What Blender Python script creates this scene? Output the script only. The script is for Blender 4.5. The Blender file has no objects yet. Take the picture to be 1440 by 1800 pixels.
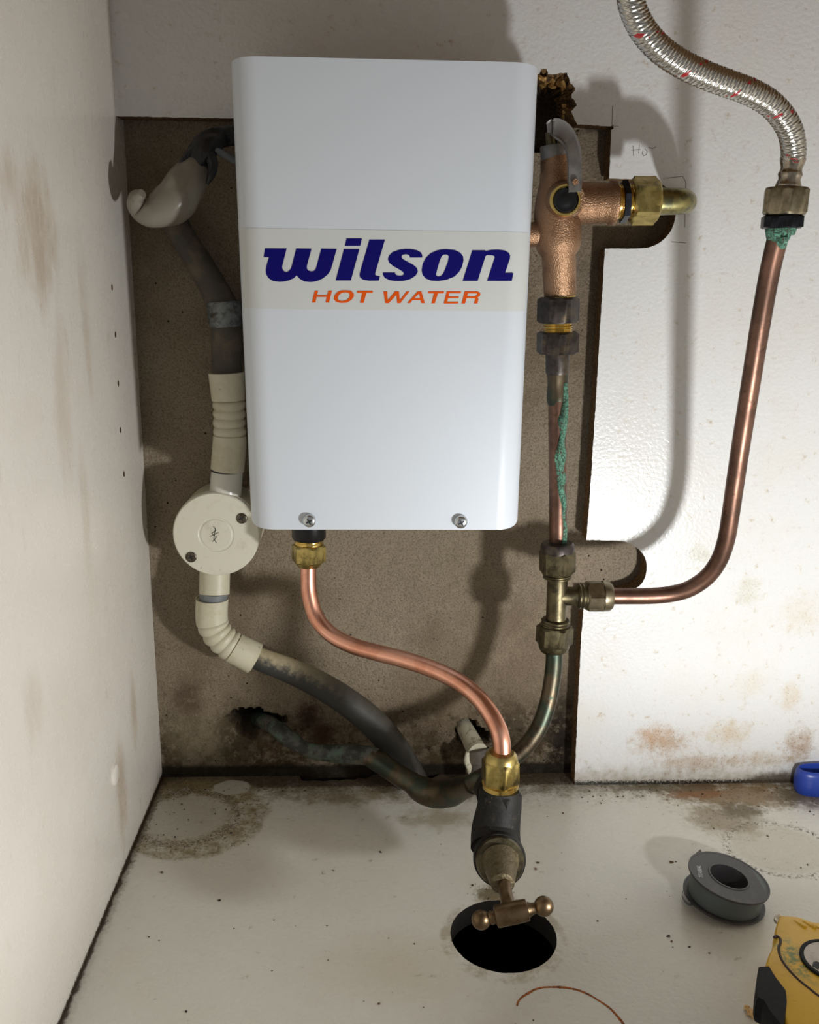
import bpy, bmesh, math, random
from mathutils import Vector, noise
from mathutils.geometry import tessellate_polygon
random.seed(7)
sc = bpy.context.scene
COL = sc.collection
# ------------------------------------------------------------------ camera
F = 1633.57
CX, CY, CZ = 0.18895, -0.75, 0.44650
PITCH, YAW, ROLL = 0.2490538, 0.0441292, -0.0127294
fw = Vector((math.sin(YAW)*math.cos(PITCH), math.cos(YAW)*math.cos(PITCH), -math.sin(PITCH)))
rt0 = Vector((math.cos(YAW), -math.sin(YAW), 0)); dn0 = fw.cross(rt0)
rt = rt0*math.cos(ROLL)+dn0*math.sin(ROLL); dn = dn0*math.cos(ROLL)-rt0*math.sin(ROLL)
cam = bpy.data.cameras.new('camera'); camo = bpy.data.objects.new('camera', cam); COL.objects.link(camo)
cam.sensor_fit = 'VERTICAL'; cam.sensor_height = 36; cam.lens = F/1800*36; cam.clip_start = .01
from mathutils import Matrix
m = Matrix((rt, -dn, -fw)).transposed().to_4x4(); m.translation = Vector((CX, CY, CZ)); camo.matrix_world = m
sc.camera = camo
# ------------------------------------------------------------------ world, lamp, exposure
w = bpy.data.worlds.new('World'); sc.world = w; w.use_nodes = True
w.node_tree.nodes['Background'].inputs[0].default_value = (1.0, .982, .945, 1)
w.node_tree.nodes['Background'].inputs[1].default_value = .25
LX, LY, LZ = .480, -.41, .132
ld = bpy.data.lights.new('torch_bulb', 'POINT'); ld.energy = 7.3; ld.shadow_soft_size = .015; ld.color = (.985, .995, 1)
lo = bpy.data.objects.new('torch_bulb', ld); lo.location = (LX, LY, LZ); COL.objects.link(lo)
sc.view_settings.view_transform = 'Standard'; sc.view_settings.look = 'None'
sc.view_settings.exposure = 0.0; sc.view_settings.gamma = 1; sc.view_settings.use_curve_mapping = False

# ------------------------------------------------------------------ pixel -> point on a real plane
CAM = Vector((CX, CY, CZ))
def ray(px, py): return rt*((px-720)/F)+dn*((py-900)/F)+fw
def P(px, py, Y=None, Z=None, X=None):
    d = ray(px, py)
    if Y is not None: t = (Y-CAM.y)/d.y
    elif Z is not None: t = (Z-CAM.z)/d.z
    else: t = (X-CAM.x)/d.x
    return CAM+d*t
def R(pr, p): return pr*(Vector(p)-CAM).dot(fw)/F        # pixel radius -> metres at a point
def PP(l): return [P(a[0], a[1], Y=a[2]) for a in l]

# ------------------------------------------------------------------ object helpers
def mesh_obj(name, vs, fs, mats, parent=None, smooth=40, fm=None, uv=None):
    me = bpy.data.meshes.new(name); me.from_pydata([tuple(v) for v in vs], [], fs)
    for m_ in (mats if isinstance(mats, (list, tuple)) else [mats]): me.materials.append(m_)
    if fm: me.polygons.foreach_set('material_index', fm)
    if uv:
        l = me.uv_layers.new(name='UVMap')
        flat = []
        for lp in me.loops: flat += uv[lp.vertex_index]
        l.data.foreach_set('uv', flat)
    me.validate()
    bm = bmesh.new(); bm.from_mesh(me); bmesh.ops.recalc_face_normals(bm, faces=bm.faces); bm.to_mesh(me); bm.free()
    if smooth:
        me.polygons.foreach_set('use_smooth', [True]*len(me.polygons)); me.set_sharp_from_angle(angle=math.radians(smooth))
    o = bpy.data.objects.new(name, me); COL.objects.link(o)
    if parent:
        o.parent = parent; q = parent; off = Vector((0, 0, 0))
        while q: off -= q.location if q.type == 'EMPTY' else Vector((0, 0, 0)); q = q.parent
        o.location = off if parent.type == 'EMPTY' else (0, 0, 0)
    return o
def thing(name, loc, label, cat, group=None):
    o = bpy.data.objects.new(name, None); o.empty_display_size = .02; o.location = loc; COL.objects.link(o)
    o['label'] = label; o['category'] = cat
    if group: o['group'] = group
    return o
def tag(o, label=None, cat=None, kind=None, group=None):
    if label: o['label'] = label
    if cat: o['category'] = cat
    if kind: o['kind'] = kind
    if group: o['group'] = group
    return o
class G:                                           # mesh collector
    def __init__(s): s.v = []; s.f = []; s.m = []; s.uv = []
    def add(s, vs, fs, mi=0, uv=None):
        b = len(s.v); s.v += [Vector(v) for v in vs]; s.f += [tuple(i+b for i in f) for f in fs]; s.m += [mi]*len(fs)
        s.uv += uv if uv else [(0, 0)]*len(vs)
    def build(s, name, mats, parent=None, smooth=40): return mesh_obj(name, s.v, s.f, mats, parent, smooth, s.m, s.uv)

def catmull(pts, n):
    pts = [tuple(p) for p in pts]; out = []
    ext = [tuple(2*a-b for a, b in zip(pts[0], pts[1]))]+pts+[tuple(2*a-b for a, b in zip(pts[-1], pts[-2]))]
    for i in range(1, len(ext)-2):
        p0, p1, p2, p3 = ext[i-1:i+3]
        for k in range(n):
            t = k/n
            out.append(tuple(.5*(2*b+(c-a)*t+(2*a-5*b+4*c-d)*t*t+(3*b-a-3*c+d)*t**3) for a, b, c, d in zip(p0, p1, p2, p3)))
    out.append(pts[-1]); return out
def frames(pts):
    T = []
    for i in range(len(pts)):
        a = pts[max(i-1, 0)]; b = pts[min(i+1, len(pts)-1)]; T.append((b-a).normalized())
    up = Vector((0, 1, 0)) if abs(T[0].y) < .9 else Vector((0, 0, 1))
    n = (up-T[0]*up.dot(T[0])).normalized(); N = [n]
    for i in range(1, len(pts)):
        n = (n-T[i]*n.dot(T[i])).normalized(); N.append(n)
    return T, N
def tube(g, pts, rad, n=8, seg=24, rfun=None, caps=True, mi=0, wob=0):
    """pts world points, rad list (metres) or number; smooth sweep"""
    if not isinstance(rad, (list, tuple)): rad = [rad]*len(pts)
    if n > 1: s = catmull([(p[0], p[1], p[2], r) for p, r in zip(pts, rad)], n)
    else: s = [(p[0], p[1], p[2], r) for p, r in zip(pts, rad)]
    c = [Vector(q[:3]) for q in s]; rr = [q[3] for q in s]
    T, N = frames(c); vs = []; uv = []; L = 0
    for i, p in enumerate(c):
        if i: L += (c[i]-c[i-1]).length
        B = T[i].cross(N[i])
        for k in range(seg):
            a = 2*math.pi*k/seg; r = rr[i]
            if rfun: r = rfun(r, a, L)
            if wob: r *= 1+wob*noise.noise(Vector((math.cos(a)*1.5+p.x*70, math.sin(a)*1.5+p.y*70, p.z*70)))
            vs.append(p+(N[i]*math.cos(a)+B*math.sin(a))*r); uv.append((a/(2*math.pi), L))
    fs = [(i*seg+k, i*seg+(k+1) % seg, (i+1)*seg+(k+1) % seg, (i+1)*seg+k) for i in range(len(c)-1) for k in range(seg)]
    if caps: fs += [tuple(range(seg))[::-1], tuple((len(c)-1)*seg+k for k in range(seg))]
    g.add(vs, fs, mi, uv); return c, T, L
def axis_frame(d):
    d = d.normalized(); u = Vector((0, 1, 0)) if abs(d.y) < .9 else Vector((0, 0, 1))
    n = (u-d*u.dot(d)).normalized(); return d, n, d.cross(n)
def lathe(g, a, b, prof, seg=36, mi=0, hexa=None, rot=0, caps=True):
    """profile [(t,r)] along a->b (t 0..1, r metres). hexa=apothem: radius clipped by a hexagon"""
    a = Vector(a); b = Vector(b); d, n, bb = axis_frame(b-a); vs = []; uv = []; L = (b-a).length
    if hexa: seg = 48
    for t, r in prof:
        p = a.lerp(b, t) if 0 <= t <= 1 else a+(b-a)*t
        for k in range(seg):
            th = 2*math.pi*k/seg-(rot if hexa else 0); q = r
            if hexa:
                ph = (th+rot) % (math.pi/3)-math.pi/6; q = min(r, hexa/math.cos(ph))
            vs.append(p+(n*math.cos(th)+bb*math.sin(th))*q); uv.append((k/seg, t*L))
    m_ = len(prof)
    fs = [(i*seg+k, i*seg+(k+1) % seg, (i+1)*seg+(k+1) % seg, (i+1)*seg+k) for i in range(m_-1) for k in range(seg)]
    if caps: fs += [tuple(range(seg))[::-1], tuple((m_-1)*seg+k for k in range(seg))]
    g.add(vs, fs, mi, uv)
def nut(g, a, b, ap, mi=0, rot=0, cham=.09, hole=None):
    """chamfered hexagon nut of apothem ap"""
    Rm = ap/math.cos(math.pi/6)
    lathe(g, a, b, [(0, ap*.80), (0, ap*.97), (cham, Rm*1.001), (1-cham, Rm*1.001), (1, ap*.97), (1, ap*.80)], hexa=ap, rot=rot, mi=mi)
def thread(g, a, b, r, turns=4, mi=0):
    pr = []
    for i in range(turns): pr += [((i+.05)/turns, r*.93), ((i+.45)/turns, r), ((i+.65)/turns, r), ((i+.98)/turns, r*.93)]
    lathe(g, a, b, pr, mi=mi)
def sph(g, c, rx, ry=None, rz=None, nu=20, nv=12, mi=0, wob=0):
    ry = ry or rx; rz = rz or rx; vs = []; fs = []
    for i in range(nv+1):
        ph = math.pi*i/nv
        for k in range(nu):
            th = 2*math.pi*k/nu; d = Vector((math.sin(ph)*math.cos(th), math.sin(ph)*math.sin(th), math.cos(ph)))
            s = 1+wob*noise.noise(d*2+Vector(c)*90) if wob else 1
            vs.append(Vector(c)+Vector((d.x*rx, d.y*ry, d.z*rz))*s)
    fs = [(i*nu+k, i*nu+(k+1) % nu, (i+1)*nu+(k+1) % nu, (i+1)*nu+k) for i in range(nv) for k in range(nu)]
    g.add(vs, fs, mi)
def box(g, x0, x1, y0, y1, z0, z1, mi=0):
    vs = [(x, y, z) for x in (x0, x1) for y in (y0, y1) for z in (z0, z1)]
    g.add(vs, [(0, 1, 3, 2), (4, 6, 7, 5), (0, 4, 5, 1), (2, 3, 7, 6), (0, 2, 6, 4), (1, 5, 7, 3)], mi)
def slab(g, outer, holes, ext, mi_face=0, mi_side=1, inset=None):
    """flat polygon(s) with holes given as Vectors, extruded by vector ext"""
    loops = [outer]+list(holes); flat = [Vector(v) for l in loops for v in l]
    tris = tessellate_polygon([[Vector(v) for v in l] for l in loops])
    n = len(flat); g.add(flat, [tuple(t) for t in tris], mi_face); g.add([v+ext for v in flat], [tuple(t)[::-1] for t in tris], mi_face)
    b = 0
    for l in loops:
        k = len(l); vs = [flat[b+i] for i in range(k)]; vs += [v+ext for v in vs]
        g.add(vs, [(i, (i+1) % k, k+(i+1) % k, k+i) for i in range(k)], mi_side); b += k
def circle(c, r, u, v, n=40, r2=None): return [Vector(c)+u*(r*math.cos(2*math.pi*i/n))+v*((r2 or r)*math.sin(2*math.pi*i/n)) for i in range(n)]
EX, EY, EZ = Vector((1, 0, 0)), Vector((0, 1, 0)), Vector((0, 0, 1))

# ------------------------------------------------------------------ material helper
def srgb(*c): return tuple(((x/255)/12.92 if x/255 <= .04045 else ((x/255+.055)/1.055)**2.4) for x in c)+(1,)
class M:
    def __init__(s, name, color=(128, 128, 128), rough=.5, metal=0, spec=.5):
        s.m = bpy.data.materials.new(name); s.m.use_nodes = True; s.t = s.m.node_tree; s.b = s.t.nodes['Principled BSDF']
        s.c = s.rgb(color); s.b.inputs['Roughness'].default_value = rough; s.b.inputs['Metallic'].default_value = metal
        s.b.inputs['Specular IOR Level'].default_value = spec; s._co = None; s.h = None
    def N(s, t): return s.t.nodes.new(t)
    def L(s, a, b): s.t.links.new(a, b)
    def rgb(s, c): n = s.N('ShaderNodeRGB'); n.outputs[0].default_value = srgb(*c); return n.outputs[0]
    def co(s):
        if not s._co: s._co = s.N('ShaderNodeTexCoord')
        return s._co.outputs['Object']
    def put(s, v, sock):
        if isinstance(v, (int, float)): sock.default_value = v
        elif isinstance(v, tuple): sock.default_value = v
        else: s.L(v, sock)
    def ma(s, op, a, b=0, c=0, clamp=False):
        n = s.N('ShaderNodeMath'); n.operation = op; n.use_clamp = clamp
        for i, v in enumerate((a, b, c)): s.put(v, n.inputs[i])
        return n.outputs[0]
    def noise(s, scale, detail=3, rough=.5, stretch=None, dist=0, seed=0):
        n = s.N('ShaderNodeTexNoise'); n.inputs['Scale'].default_value = scale; n.inputs['Detail'].default_value = detail
        n.inputs['Roughness'].default_value = rough; n.inputs['Distortion'].default_value = dist
        mp = s.N('ShaderNodeMapping'); s.L(s.co(), mp.inputs[0]); mp.inputs['Location'].default_value = (seed*1.7, seed*.9, seed*2.3)
        if stretch: mp.inputs['Scale'].default_value = stretch
        s.L(mp.outputs[0], n.inputs[0]); return n.outputs['Fac']
    def voro(s, scale, feature='F1', seed=0):
        n = s.N('ShaderNodeTexVoronoi'); n.inputs['Scale'].default_value = scale; n.feature = feature
        mp = s.N('ShaderNodeMapping'); s.L(s.co(), mp.inputs[0]); mp.inputs['Location'].default_value = (seed, seed*.7, seed*1.3)
        s.L(mp.outputs[0], n.inputs[0]); return n.outputs['Distance']
    def step(s, v, lo, hi):
        n = s.N('ShaderNodeMapRange'); n.interpolation_type = 'SMOOTHSTEP'; s.put(v, n.inputs[0])
        n.inputs[1].default_value = lo; n.inputs[2].default_value = hi; return n.outputs[0]
    def mix(s, fac, color, base=None):
        n = s.N('ShaderNodeMix'); n.data_type = 'RGBA'; s.put(fac, n.inputs[0]); s.L(base or s.c, n.inputs[6])
        s.L(s.rgb(color) if isinstance(color, tuple) else color, n.inputs[7]); s.c = n.outputs[2]; return s
    def axis(s, ax):
        if not hasattr(s, '_sep'): s._sep = s.N('ShaderNodeSeparateXYZ'); s.L(s.co(), s._sep.inputs[0])
        return s._sep.outputs[ax]
    def blob(s, a0, c0, r0, a1, c1, r1, soft=.6, warp=.0, wscale=40, seed=0):
        """soft ellipse mask on two axes, edge broken by noise"""
        u = s.ma('DIVIDE', s.ma('SUBTRACT', s.axis(a0), c0), r0); v = s.ma('DIVIDE', s.ma('SUBTRACT', s.axis(a1), c1), r1)
        d = s.ma('SQRT', s.ma('ADD', s.ma('MULTIPLY', u, u), s.ma('MULTIPLY', v, v)))
        if warp: d = s.ma('ADD', d, s.ma('MULTIPLY', s.ma('SUBTRACT', s.noise(wscale, 4, .6, seed=seed), .5), warp))
        return s.step(d, 1, 1-soft), d
    def mul(s, a, b): return s.ma('MULTIPLY', a, b, clamp=True)
    def bump(s, h, strength=.3, dist=.001):
        n = s.N('ShaderNodeBump'); n.inputs['Strength'].default_value = strength; n.inputs['Distance'].default_value = dist
        s.L(h, n.inputs['Height']); 
        if s.h: s.L(s.h, n.inputs['Normal'])
        s.h = n.outputs[0]; return s
    def rough(s, v): s.put(v, s.b.inputs['Roughness']); return s
    def done(s):
        s.L(s.c, s.b.inputs['Base Color'])
        if s.h: s.L(s.h, s.b.inputs['Normal'])
        return s.m

def metal(name, col, rough=.3, col2=None, sc_=120, bump=0, patina=None, pamt=(.55, .7), dirt=None, metalv=1):
    a = M(name, col, rough, metalv)
    if col2: a.mix(a.step(a.noise(sc_, 4, .6), .4, .65), col2)
    if dirt: a.mix(a.step(a.noise(sc_*.5, 5, .7, seed=3), .5, .7), dirt)
    if patina:
        f = a.step(a.noise(sc_*.8, 5, .7, seed=9), *pamt); a.mix(f, patina)
        a.L(a.ma('SUBTRACT', metalv, f, clamp=True), a.b.inputs['Metallic'])
        a.rough(a.ma('ADD', rough, a.mul(f, .5)))
    if bump: a.bump(a.noise(1800, 3, .6), bump, .0004)
    return a.done()

# melamine sheets -----------------------------------------------------------------
def melamine(name, base, which):
    a = M(name, base, .30)
    def st(mask, n, amp, lo, hi): return a.step(a.ma('ADD', mask, a.ma('MULTIPLY', a.ma('SUBTRACT', n, .5), amp)), lo, hi)
    a.mix(a.mul(a.step(a.noise(9, 4, .6), .45, .75), .22), (206, 194, 172))
    if which == 'panel':
        z = a.axis(2); n1 = a.noise(110, 6, .7, seed=3); n2 = a.noise(520, 4, .7, seed=4)
        for (px, py, rx, rz, k, col) in [(1165, 1305, .040, .020, .8, (176, 142, 104)), (1150, 1290, .022, .018, .6, (190, 148, 108)), (1225, 1340, .06, .012, .7, (168, 134, 96)), (1280, 1290, .030, .020, .55, (196, 164, 104)), (1405, 1310, .020, .026, .9, (160, 126, 88)),
                                         (1390, 1225, .016, .022, .5, (204, 180, 140)), (1230, 975, .02, .012, .5, (178, 176, 142)), (1315, 1040, .018, .02, .45, (186, 182, 146)), (1410, 1080, .03, .03, .35, (206, 190, 156)), (1340, 1335, .05, .012, .55, (176, 152, 116)), (1320, 1200, .02, .02, .3, (206, 190, 150))]:
            p = P(px, py, Y=0)
            f, d = a.blob(0, p.x, rx*1.25, 2, p.z, rz*1.25, 1.0)
            a.mix(a.mul(st(f, n1, 2.2, .15, 1.15), k*.8), col); a.mix(a.mul(a.mul(f, a.step(n2, .56, .64)), k), (118, 80, 46))
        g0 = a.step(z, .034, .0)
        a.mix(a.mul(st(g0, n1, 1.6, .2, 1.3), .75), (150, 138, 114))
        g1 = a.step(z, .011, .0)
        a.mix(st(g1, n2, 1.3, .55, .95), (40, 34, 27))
        p = P(1375, 1362, Y=0); f, d = a.blob(0, p.x, .060, 2, 0, .020, 1.0); a.mix(a.mul(st(f, n1, 1.2, .1, .8), .85), (66, 56, 44))
    if which == 'left':
        n1 = a.noise(60, 6, .7, stretch=(1, 1, .35))
        for (px, py, ry, rz, k) in [(70, 420, .06, .07, .55), (20, 320, .03, .03, .4), (150, 900, .02, .08, .25), (215, 1390, .035, .08, .45), (150, 560, .02, .1, .25), (60, 1250, .03, .05, .2), (110, 700, .03, .12, .25), (235, 1250, .02, .06, .4)]:
            p = P(px, py, X=0)
            f, d = a.blob(1, p.y, ry, 2, p.z, rz, 1.0)
            a.mix(a.mul(st(f, n1, 2.0, .2, 1.2), k), (160, 132, 92))
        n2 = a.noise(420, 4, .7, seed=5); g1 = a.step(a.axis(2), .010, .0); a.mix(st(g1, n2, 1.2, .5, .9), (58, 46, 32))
    if which == 'floor':
        F_ = lambda px, py: P(px, py, Z=0)
        n1 = a.noise(70, 6, .7, seed=1); n2 = a.noise(330, 5, .75, seed=2); n3 = a.noise(600, 4, .75, seed=3)
        # grime along the rear edge
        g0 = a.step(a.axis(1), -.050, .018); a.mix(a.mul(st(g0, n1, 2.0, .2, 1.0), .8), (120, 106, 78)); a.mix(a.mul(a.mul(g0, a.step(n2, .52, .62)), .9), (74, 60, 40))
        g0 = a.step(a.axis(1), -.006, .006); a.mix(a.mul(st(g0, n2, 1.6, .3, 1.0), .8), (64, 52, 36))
        # left corner water mark and its clean core
        c = F_(335, 1432); f, d = a.blob(0, c.x, .068, 1, c.y, .066, .12, .35, 45, 2)
        a.mix(a.mul(f, st(.55, n1, 2.2, 0, 1)), (150, 136, 104)); a.mix(a.mul(a.mul(f, a.step(n2, .50, .62)), .75), (104, 86, 56))
        c2 = F_(325, 1436); f2, d2 = a.blob(0, c2.x, .040, 1, c2.y, .036, .2, .45, 50, 4); a.mix(a.mul(f2, .9), (190, 187, 174))
        ringf = a.mul(a.step(a.ma('ABSOLUTE', a.ma('SUBTRACT', d2, 1.1)), .22, .0), a.step(n3, .48, .56)); a.mix(a.mul(ringf, .9), (72, 54, 32))
        c3 = F_(408, 1384); f3, _ = a.blob(0, c3.x, .017, 1, c3.y, .013, .1, .5, 60, 5); a.mix(a.mul(f3, .95), (192, 190, 178))
        # dirt line against the left wall
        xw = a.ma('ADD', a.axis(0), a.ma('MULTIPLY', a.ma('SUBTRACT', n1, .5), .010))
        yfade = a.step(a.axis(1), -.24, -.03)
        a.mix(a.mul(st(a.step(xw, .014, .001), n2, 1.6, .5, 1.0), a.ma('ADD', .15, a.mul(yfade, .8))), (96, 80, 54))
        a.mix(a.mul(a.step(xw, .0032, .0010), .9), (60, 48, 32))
        # right hand brown patch + ring
        for (px, py, rx, ry, k, col) in [(1300, 1398, .090, .036, .9, (136, 112, 76)), (1225, 1390, .045, .020, .9, (138, 92, 50)), (1420, 1402, .05, .03, .9, (104, 92, 70)), (1275, 1440, .050, .040, .75, (140, 122, 90)), (1180, 1385, .08, .012, .8, (104, 92, 66)), (1300, 1425, .03, .02, .7, (96, 84, 60))]:
            c = F_(px, py); f, _ = a.blob(0, c.x, rx*1.15, 1, c.y, ry*1.15, .9); a.mix(a.mul(st(f, n1, 1.8, .2, .9), k), col); a.mix(a.mul(a.mul(f, a.step(n2, .54, .62)), k*.8), (80, 60, 36))
        c = F_(1372, 1492); f, d = a.blob(0, c.x, .043, 1, c.y, .036, .2, .18, 60, 3)
        a.mix(a.mul(f, .35), (176, 164, 138)); a.mix(a.mul(a.mul(f, a.step(n2, .60, .66)), .6), (96, 80, 56))
        rg = a.mul(a.step(a.ma('ABSOLUTE', a.ma('SUBTRACT', d, 1.0)), .13, .0), a.step(n2, .48, .58)); a.mix(a.mul(rg, .9), (92, 78, 54))
        c = F_(868, 1572); f, _ = a.blob(0, c.x, .026, 1, c.y, .02, .9); a.mix(a.mul(st(f, n2, 1.6, .3, .9), .9), (104, 92, 60))
        c = F_(770, 1440); f, _ = a.blob(0, c.x, .07, 1, c.y, .035, 1.0); a.mix(a.mul(st(f, n1, 1.8, .3, 1.1), .6), (146, 128, 88))
        c = F_(620, 1400); f, _ = a.blob(0, c.x, .12, 1, c.y, .03, 1.0); a.mix(a.mul(st(f, n1, 1.8, .3, 1.1), .6), (138, 122, 88))
        c = F_(700, 1700); f, _ = a.blob(0, c.x, .08, 1, c.y, .05, .9, .8, 30, 7); a.mix(a.mul(f, .25), (178, 152, 104))
        c = F_(885, 1648); f, d = a.blob(0, c.x, .0425, 1, c.y, .0425, .1, .05, 90, 5)
        a.mix(a.mul(a.mul(a.step(d, 1.07, 1.0), a.step(n1, .4, .6)), .5), (140, 118, 76))
        v = a.voro(60, seed=3); a.mix(a.mul(a.step(v, .05, .03), a.step(a.noise(20, 2, .5, seed=2), .45, .5)), (56, 46, 34))
    if which != 'floor':
        v = a.voro(62, seed=5); a.mix(a.mul(a.step(v, .020, .012), a.step(a.noise(14, 2, .5, seed=4), .55, .60)), (52, 46, 38))
    # orange-peel skin of the laminate
    a.bump(a.noise(330, 3, .45), {'panel': .55, 'left': .18, 'floor': .25}[which], .0007)
    a.rough(a.ma('ADD', .19, a.ma('MULTIPLY', a.noise(50, 4, .6, seed=6), .18)))
    return a.done()
MAT = {}
MAT['panel'] = melamine('white_melamine_panel', (219, 219, 217), 'panel')
MAT['left'] = melamine('white_melamine_side', (222, 216, 206), 'left')
MAT['floor'] = melamine('white_melamine_base', (222, 220, 210), 'floor')
a = M('chipboard_edge', (120, 88, 48), .85); a.mix(a.step(a.noise(420, 4, .8), .42, .6), (62, 42, 22)); a.mix(a.step(a.noise(900, 3, .8, seed=3), .58, .66), (176, 140, 84)); a.bump(a.noise(900, 4, .7), .8, .001); MAT['chip'] = a.done()
a = M('torn_chipboard', (206, 168, 104), .85); a.mix(a.step(a.noise(420, 4, .8), .42, .6), (150, 108, 58)); MAT['flake'] = a.done()
a = M('dark_chipboard', (26, 20, 14), .9); a.mix(a.step(a.noise(500, 4, .8), .45, .6), (24, 18, 13)); a.bump(a.noise(900, 4, .7), .8, .001); MAT['chipdark'] = a.done()
# masonry ---------------------------------------------------------------------------
a = M('cement_render', (166, 151, 130), .92, spec=.15)
a.mix(a.step(a.noise(7, 5, .6), .42, .62), (142, 126, 105)); a.mix(a.mul(a.step(a.noise(22, 5, .65, seed=2), .5, .68), .8), (164, 150, 126))
a.mix(a.mul(a.step(a.noise(650, 3, .7, seed=4), .46, .62), .55), (104, 90, 72)); a.mix(a.mul(a.step(a.noise(900, 3, .7, seed=14), .56, .70), .4), (184, 170, 148))
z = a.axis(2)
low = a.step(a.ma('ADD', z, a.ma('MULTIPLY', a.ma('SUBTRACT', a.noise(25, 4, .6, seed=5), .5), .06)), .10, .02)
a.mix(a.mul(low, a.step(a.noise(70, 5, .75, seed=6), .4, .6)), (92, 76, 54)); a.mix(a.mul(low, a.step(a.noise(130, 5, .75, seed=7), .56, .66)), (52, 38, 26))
for (px, py, rx, rz, k, c_) in [(545, 1255, .016, .03, .9, (66, 44, 32)), (570, 1290, .014, .02, .8, (74, 50, 36)), (350, 1300, .05, .05, .55, (150, 138, 112)), (900, 1290, .06, .05, .7, (62, 52, 38)), (750, 1300, .05, .04, .5, (72, 60, 44)), (985, 1300, .02, .08, .9, (34, 29, 23)), (420, 1290, .03, .05, .8, (84, 72, 52)), (820, 1000, .1, .1, .25, (112, 100, 80)), (330, 1225, .02, .025, .7, (96, 76, 62))]:
    p = P(px, py, Y=.0218); f, _ = a.blob(0, p.x, rx, 2, p.z, rz, .8, .8, 60, px % 7); a.mix(a.mul(a.mul(f, a.step(a.noise(110, 5, .7, seed=px % 5), .3, .5)), k), c_)
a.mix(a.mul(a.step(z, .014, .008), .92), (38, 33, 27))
v = a.voro(85, seed=7); a.mix(a.mul(a.step(v, .09, .05), a.step(a.noise(16, 2, .5, seed=3), .48, .54)), (42, 32, 24))
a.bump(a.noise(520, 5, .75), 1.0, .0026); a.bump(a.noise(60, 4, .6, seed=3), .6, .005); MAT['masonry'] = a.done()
MAT['void'] = M('dark_void', (16, 14, 12), .95).done()
# appliance -------------------------------------------------------------------------
MAT['enamel'] = M('white_enamel', (207, 213, 220), .36, spec=.35).done()
MAT['label'] = M('cream_label_film', (203, 206, 204), .42, spec=.25).done()
MAT['blue'] = M('blue_print', (8, 3, 100), .6, spec=.12).done(); MAT['orange'] = M('orange_print', (222, 84, 10), .6, spec=.12).done()
MAT['blackplastic'] = M('black_plastic', (12, 12, 13), .35, spec=.35).done()
MAT['screw'] = metal('zinc_screw', (200, 204, 206), .25)
MAT['slot'] = M('screw_recess', (22, 22, 24), .5).done()
MAT['oldscrew'] = metal('tarnished_screw', (112, 104, 92), .4, (70, 60, 50), 600)
# metals ----------------------------------------------------------------------------
MAT['copper'] = metal('new_copper', (226, 168, 144), .30, (210, 148, 122), 60)
a = M('old_copper', (118, 88, 74), .38, .9); a.mix(a.step(a.noise(45, 5, .6), .4, .65), (90, 68, 57)); a.mix(a.mul(a.step(a.noise(160, 5, .7, seed=4), .55, .7), .6), (62, 44, 34)); a.rough(a.ma('ADD', .28, a.ma('MULTIPLY', a.noise(90, 3, .6), .25))); MAT['oldcopper'] = a.done()
MAT['verdigris_copper'] = None
MAT['verdigris'] = (lambda a: (a.mix(a.step(a.noise(700, 4, .7), .42, .58), (52, 76, 60)), a.mix(a.step(a.noise(500, 4, .7, seed=5), .6, .7), (150, 180, 158)), a.mix(a.step(a.noise(300, 4, .7, seed=8), .58, .64), (84, 60, 46)), a.bump(a.noise(900, 4, .7), .9, .0008), a.done())[-1])(M('verdigris_crust', (92, 144, 120), .9))
MAT['dullpipe'] = metal('dull_green_copper', (96, 84, 68), .42, (66, 74, 64), 60, .15, (78, 112, 96), (.60, .74), (52, 44, 38))
MAT['grimy'] = (lambda a: (a.mix(a.step(a.noise(60, 5, .7), .45, .6), (78, 98, 84)), a.mix(a.mul(a.step(a.noise(50, 4, .6, seed=5), .58, .66), .6), (128, 84, 74)), a.mix(a.step(a.noise(90, 5, .7, seed=8), .46, .60), (48, 48, 42)), a.bump(a.noise(500, 4, .7), .6, .001), a.done())[-1])(M('grimy_painted_pipe', (84, 86, 76), .6))
a = M('cast_bronze', (162, 128, 100), .44, .95); a.mix(a.step(a.noise(50, 5, .7), .45, .7), (132, 100, 76)); a.mix(a.mul(a.step(a.noise(110, 5, .7, seed=4), .6, .75), .6), (96, 72, 54)); a.bump(a.noise(1100, 2, .5), .8, .0007); MAT['bronze'] = a.done()
MAT['brass'] = metal('brass', (186, 166, 104), .30, (160, 142, 84), 150, 0, None, (.5, .7), (112, 100, 62))
MAT['brassbright'] = metal('bright_brass_thread', (216, 186, 108), .22)
MAT['dullbrass'] = metal('dull_brass', (114, 105, 80), .40, (90, 83, 64), 160, .2, None, (.5, .7), (66, 60, 48))
MAT['nickel'] = metal('tarnished_nickel', (142, 132, 110), .38, (120, 110, 90), 160)
MAT['darknut'] = metal('blackened_brass_nut', (74, 68, 64), .42, (56, 50, 48), 160, .1, None, (.5, .7), (96, 84, 66), .85)
MAT['blacksteel'] = metal('black_nut', (44, 46, 52), .35, (34, 34, 38), 200)
MAT['lever'] = metal('grey_lever', (140, 137, 134), .42, (120, 117, 114), 90, 0, None, (.5, .7), None, .5)
MAT['steel'] = metal('steel_ferrule', (176, 166, 150), .22, (140, 128, 112), 200)
MAT['galv'] = metal('galvanised_band', (120, 124, 124), .5, (84, 86, 86), 200, 0, None, (.5, .7), (64, 54, 44), .7)
a = M('tap_body_paint', (27, 26, 24), .62, .0, spec=.22); a.mix(a.step(a.noise(140, 5, .7), .5, .66), (40, 37, 33)); a.mix(a.mul(a.step(a.noise(300, 4, .7, seed=4), .62, .7), .5), (104, 94, 72)); a.bump(a.noise(500, 4, .6), .4, .0008); MAT['tapbody'] = a.done()
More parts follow.
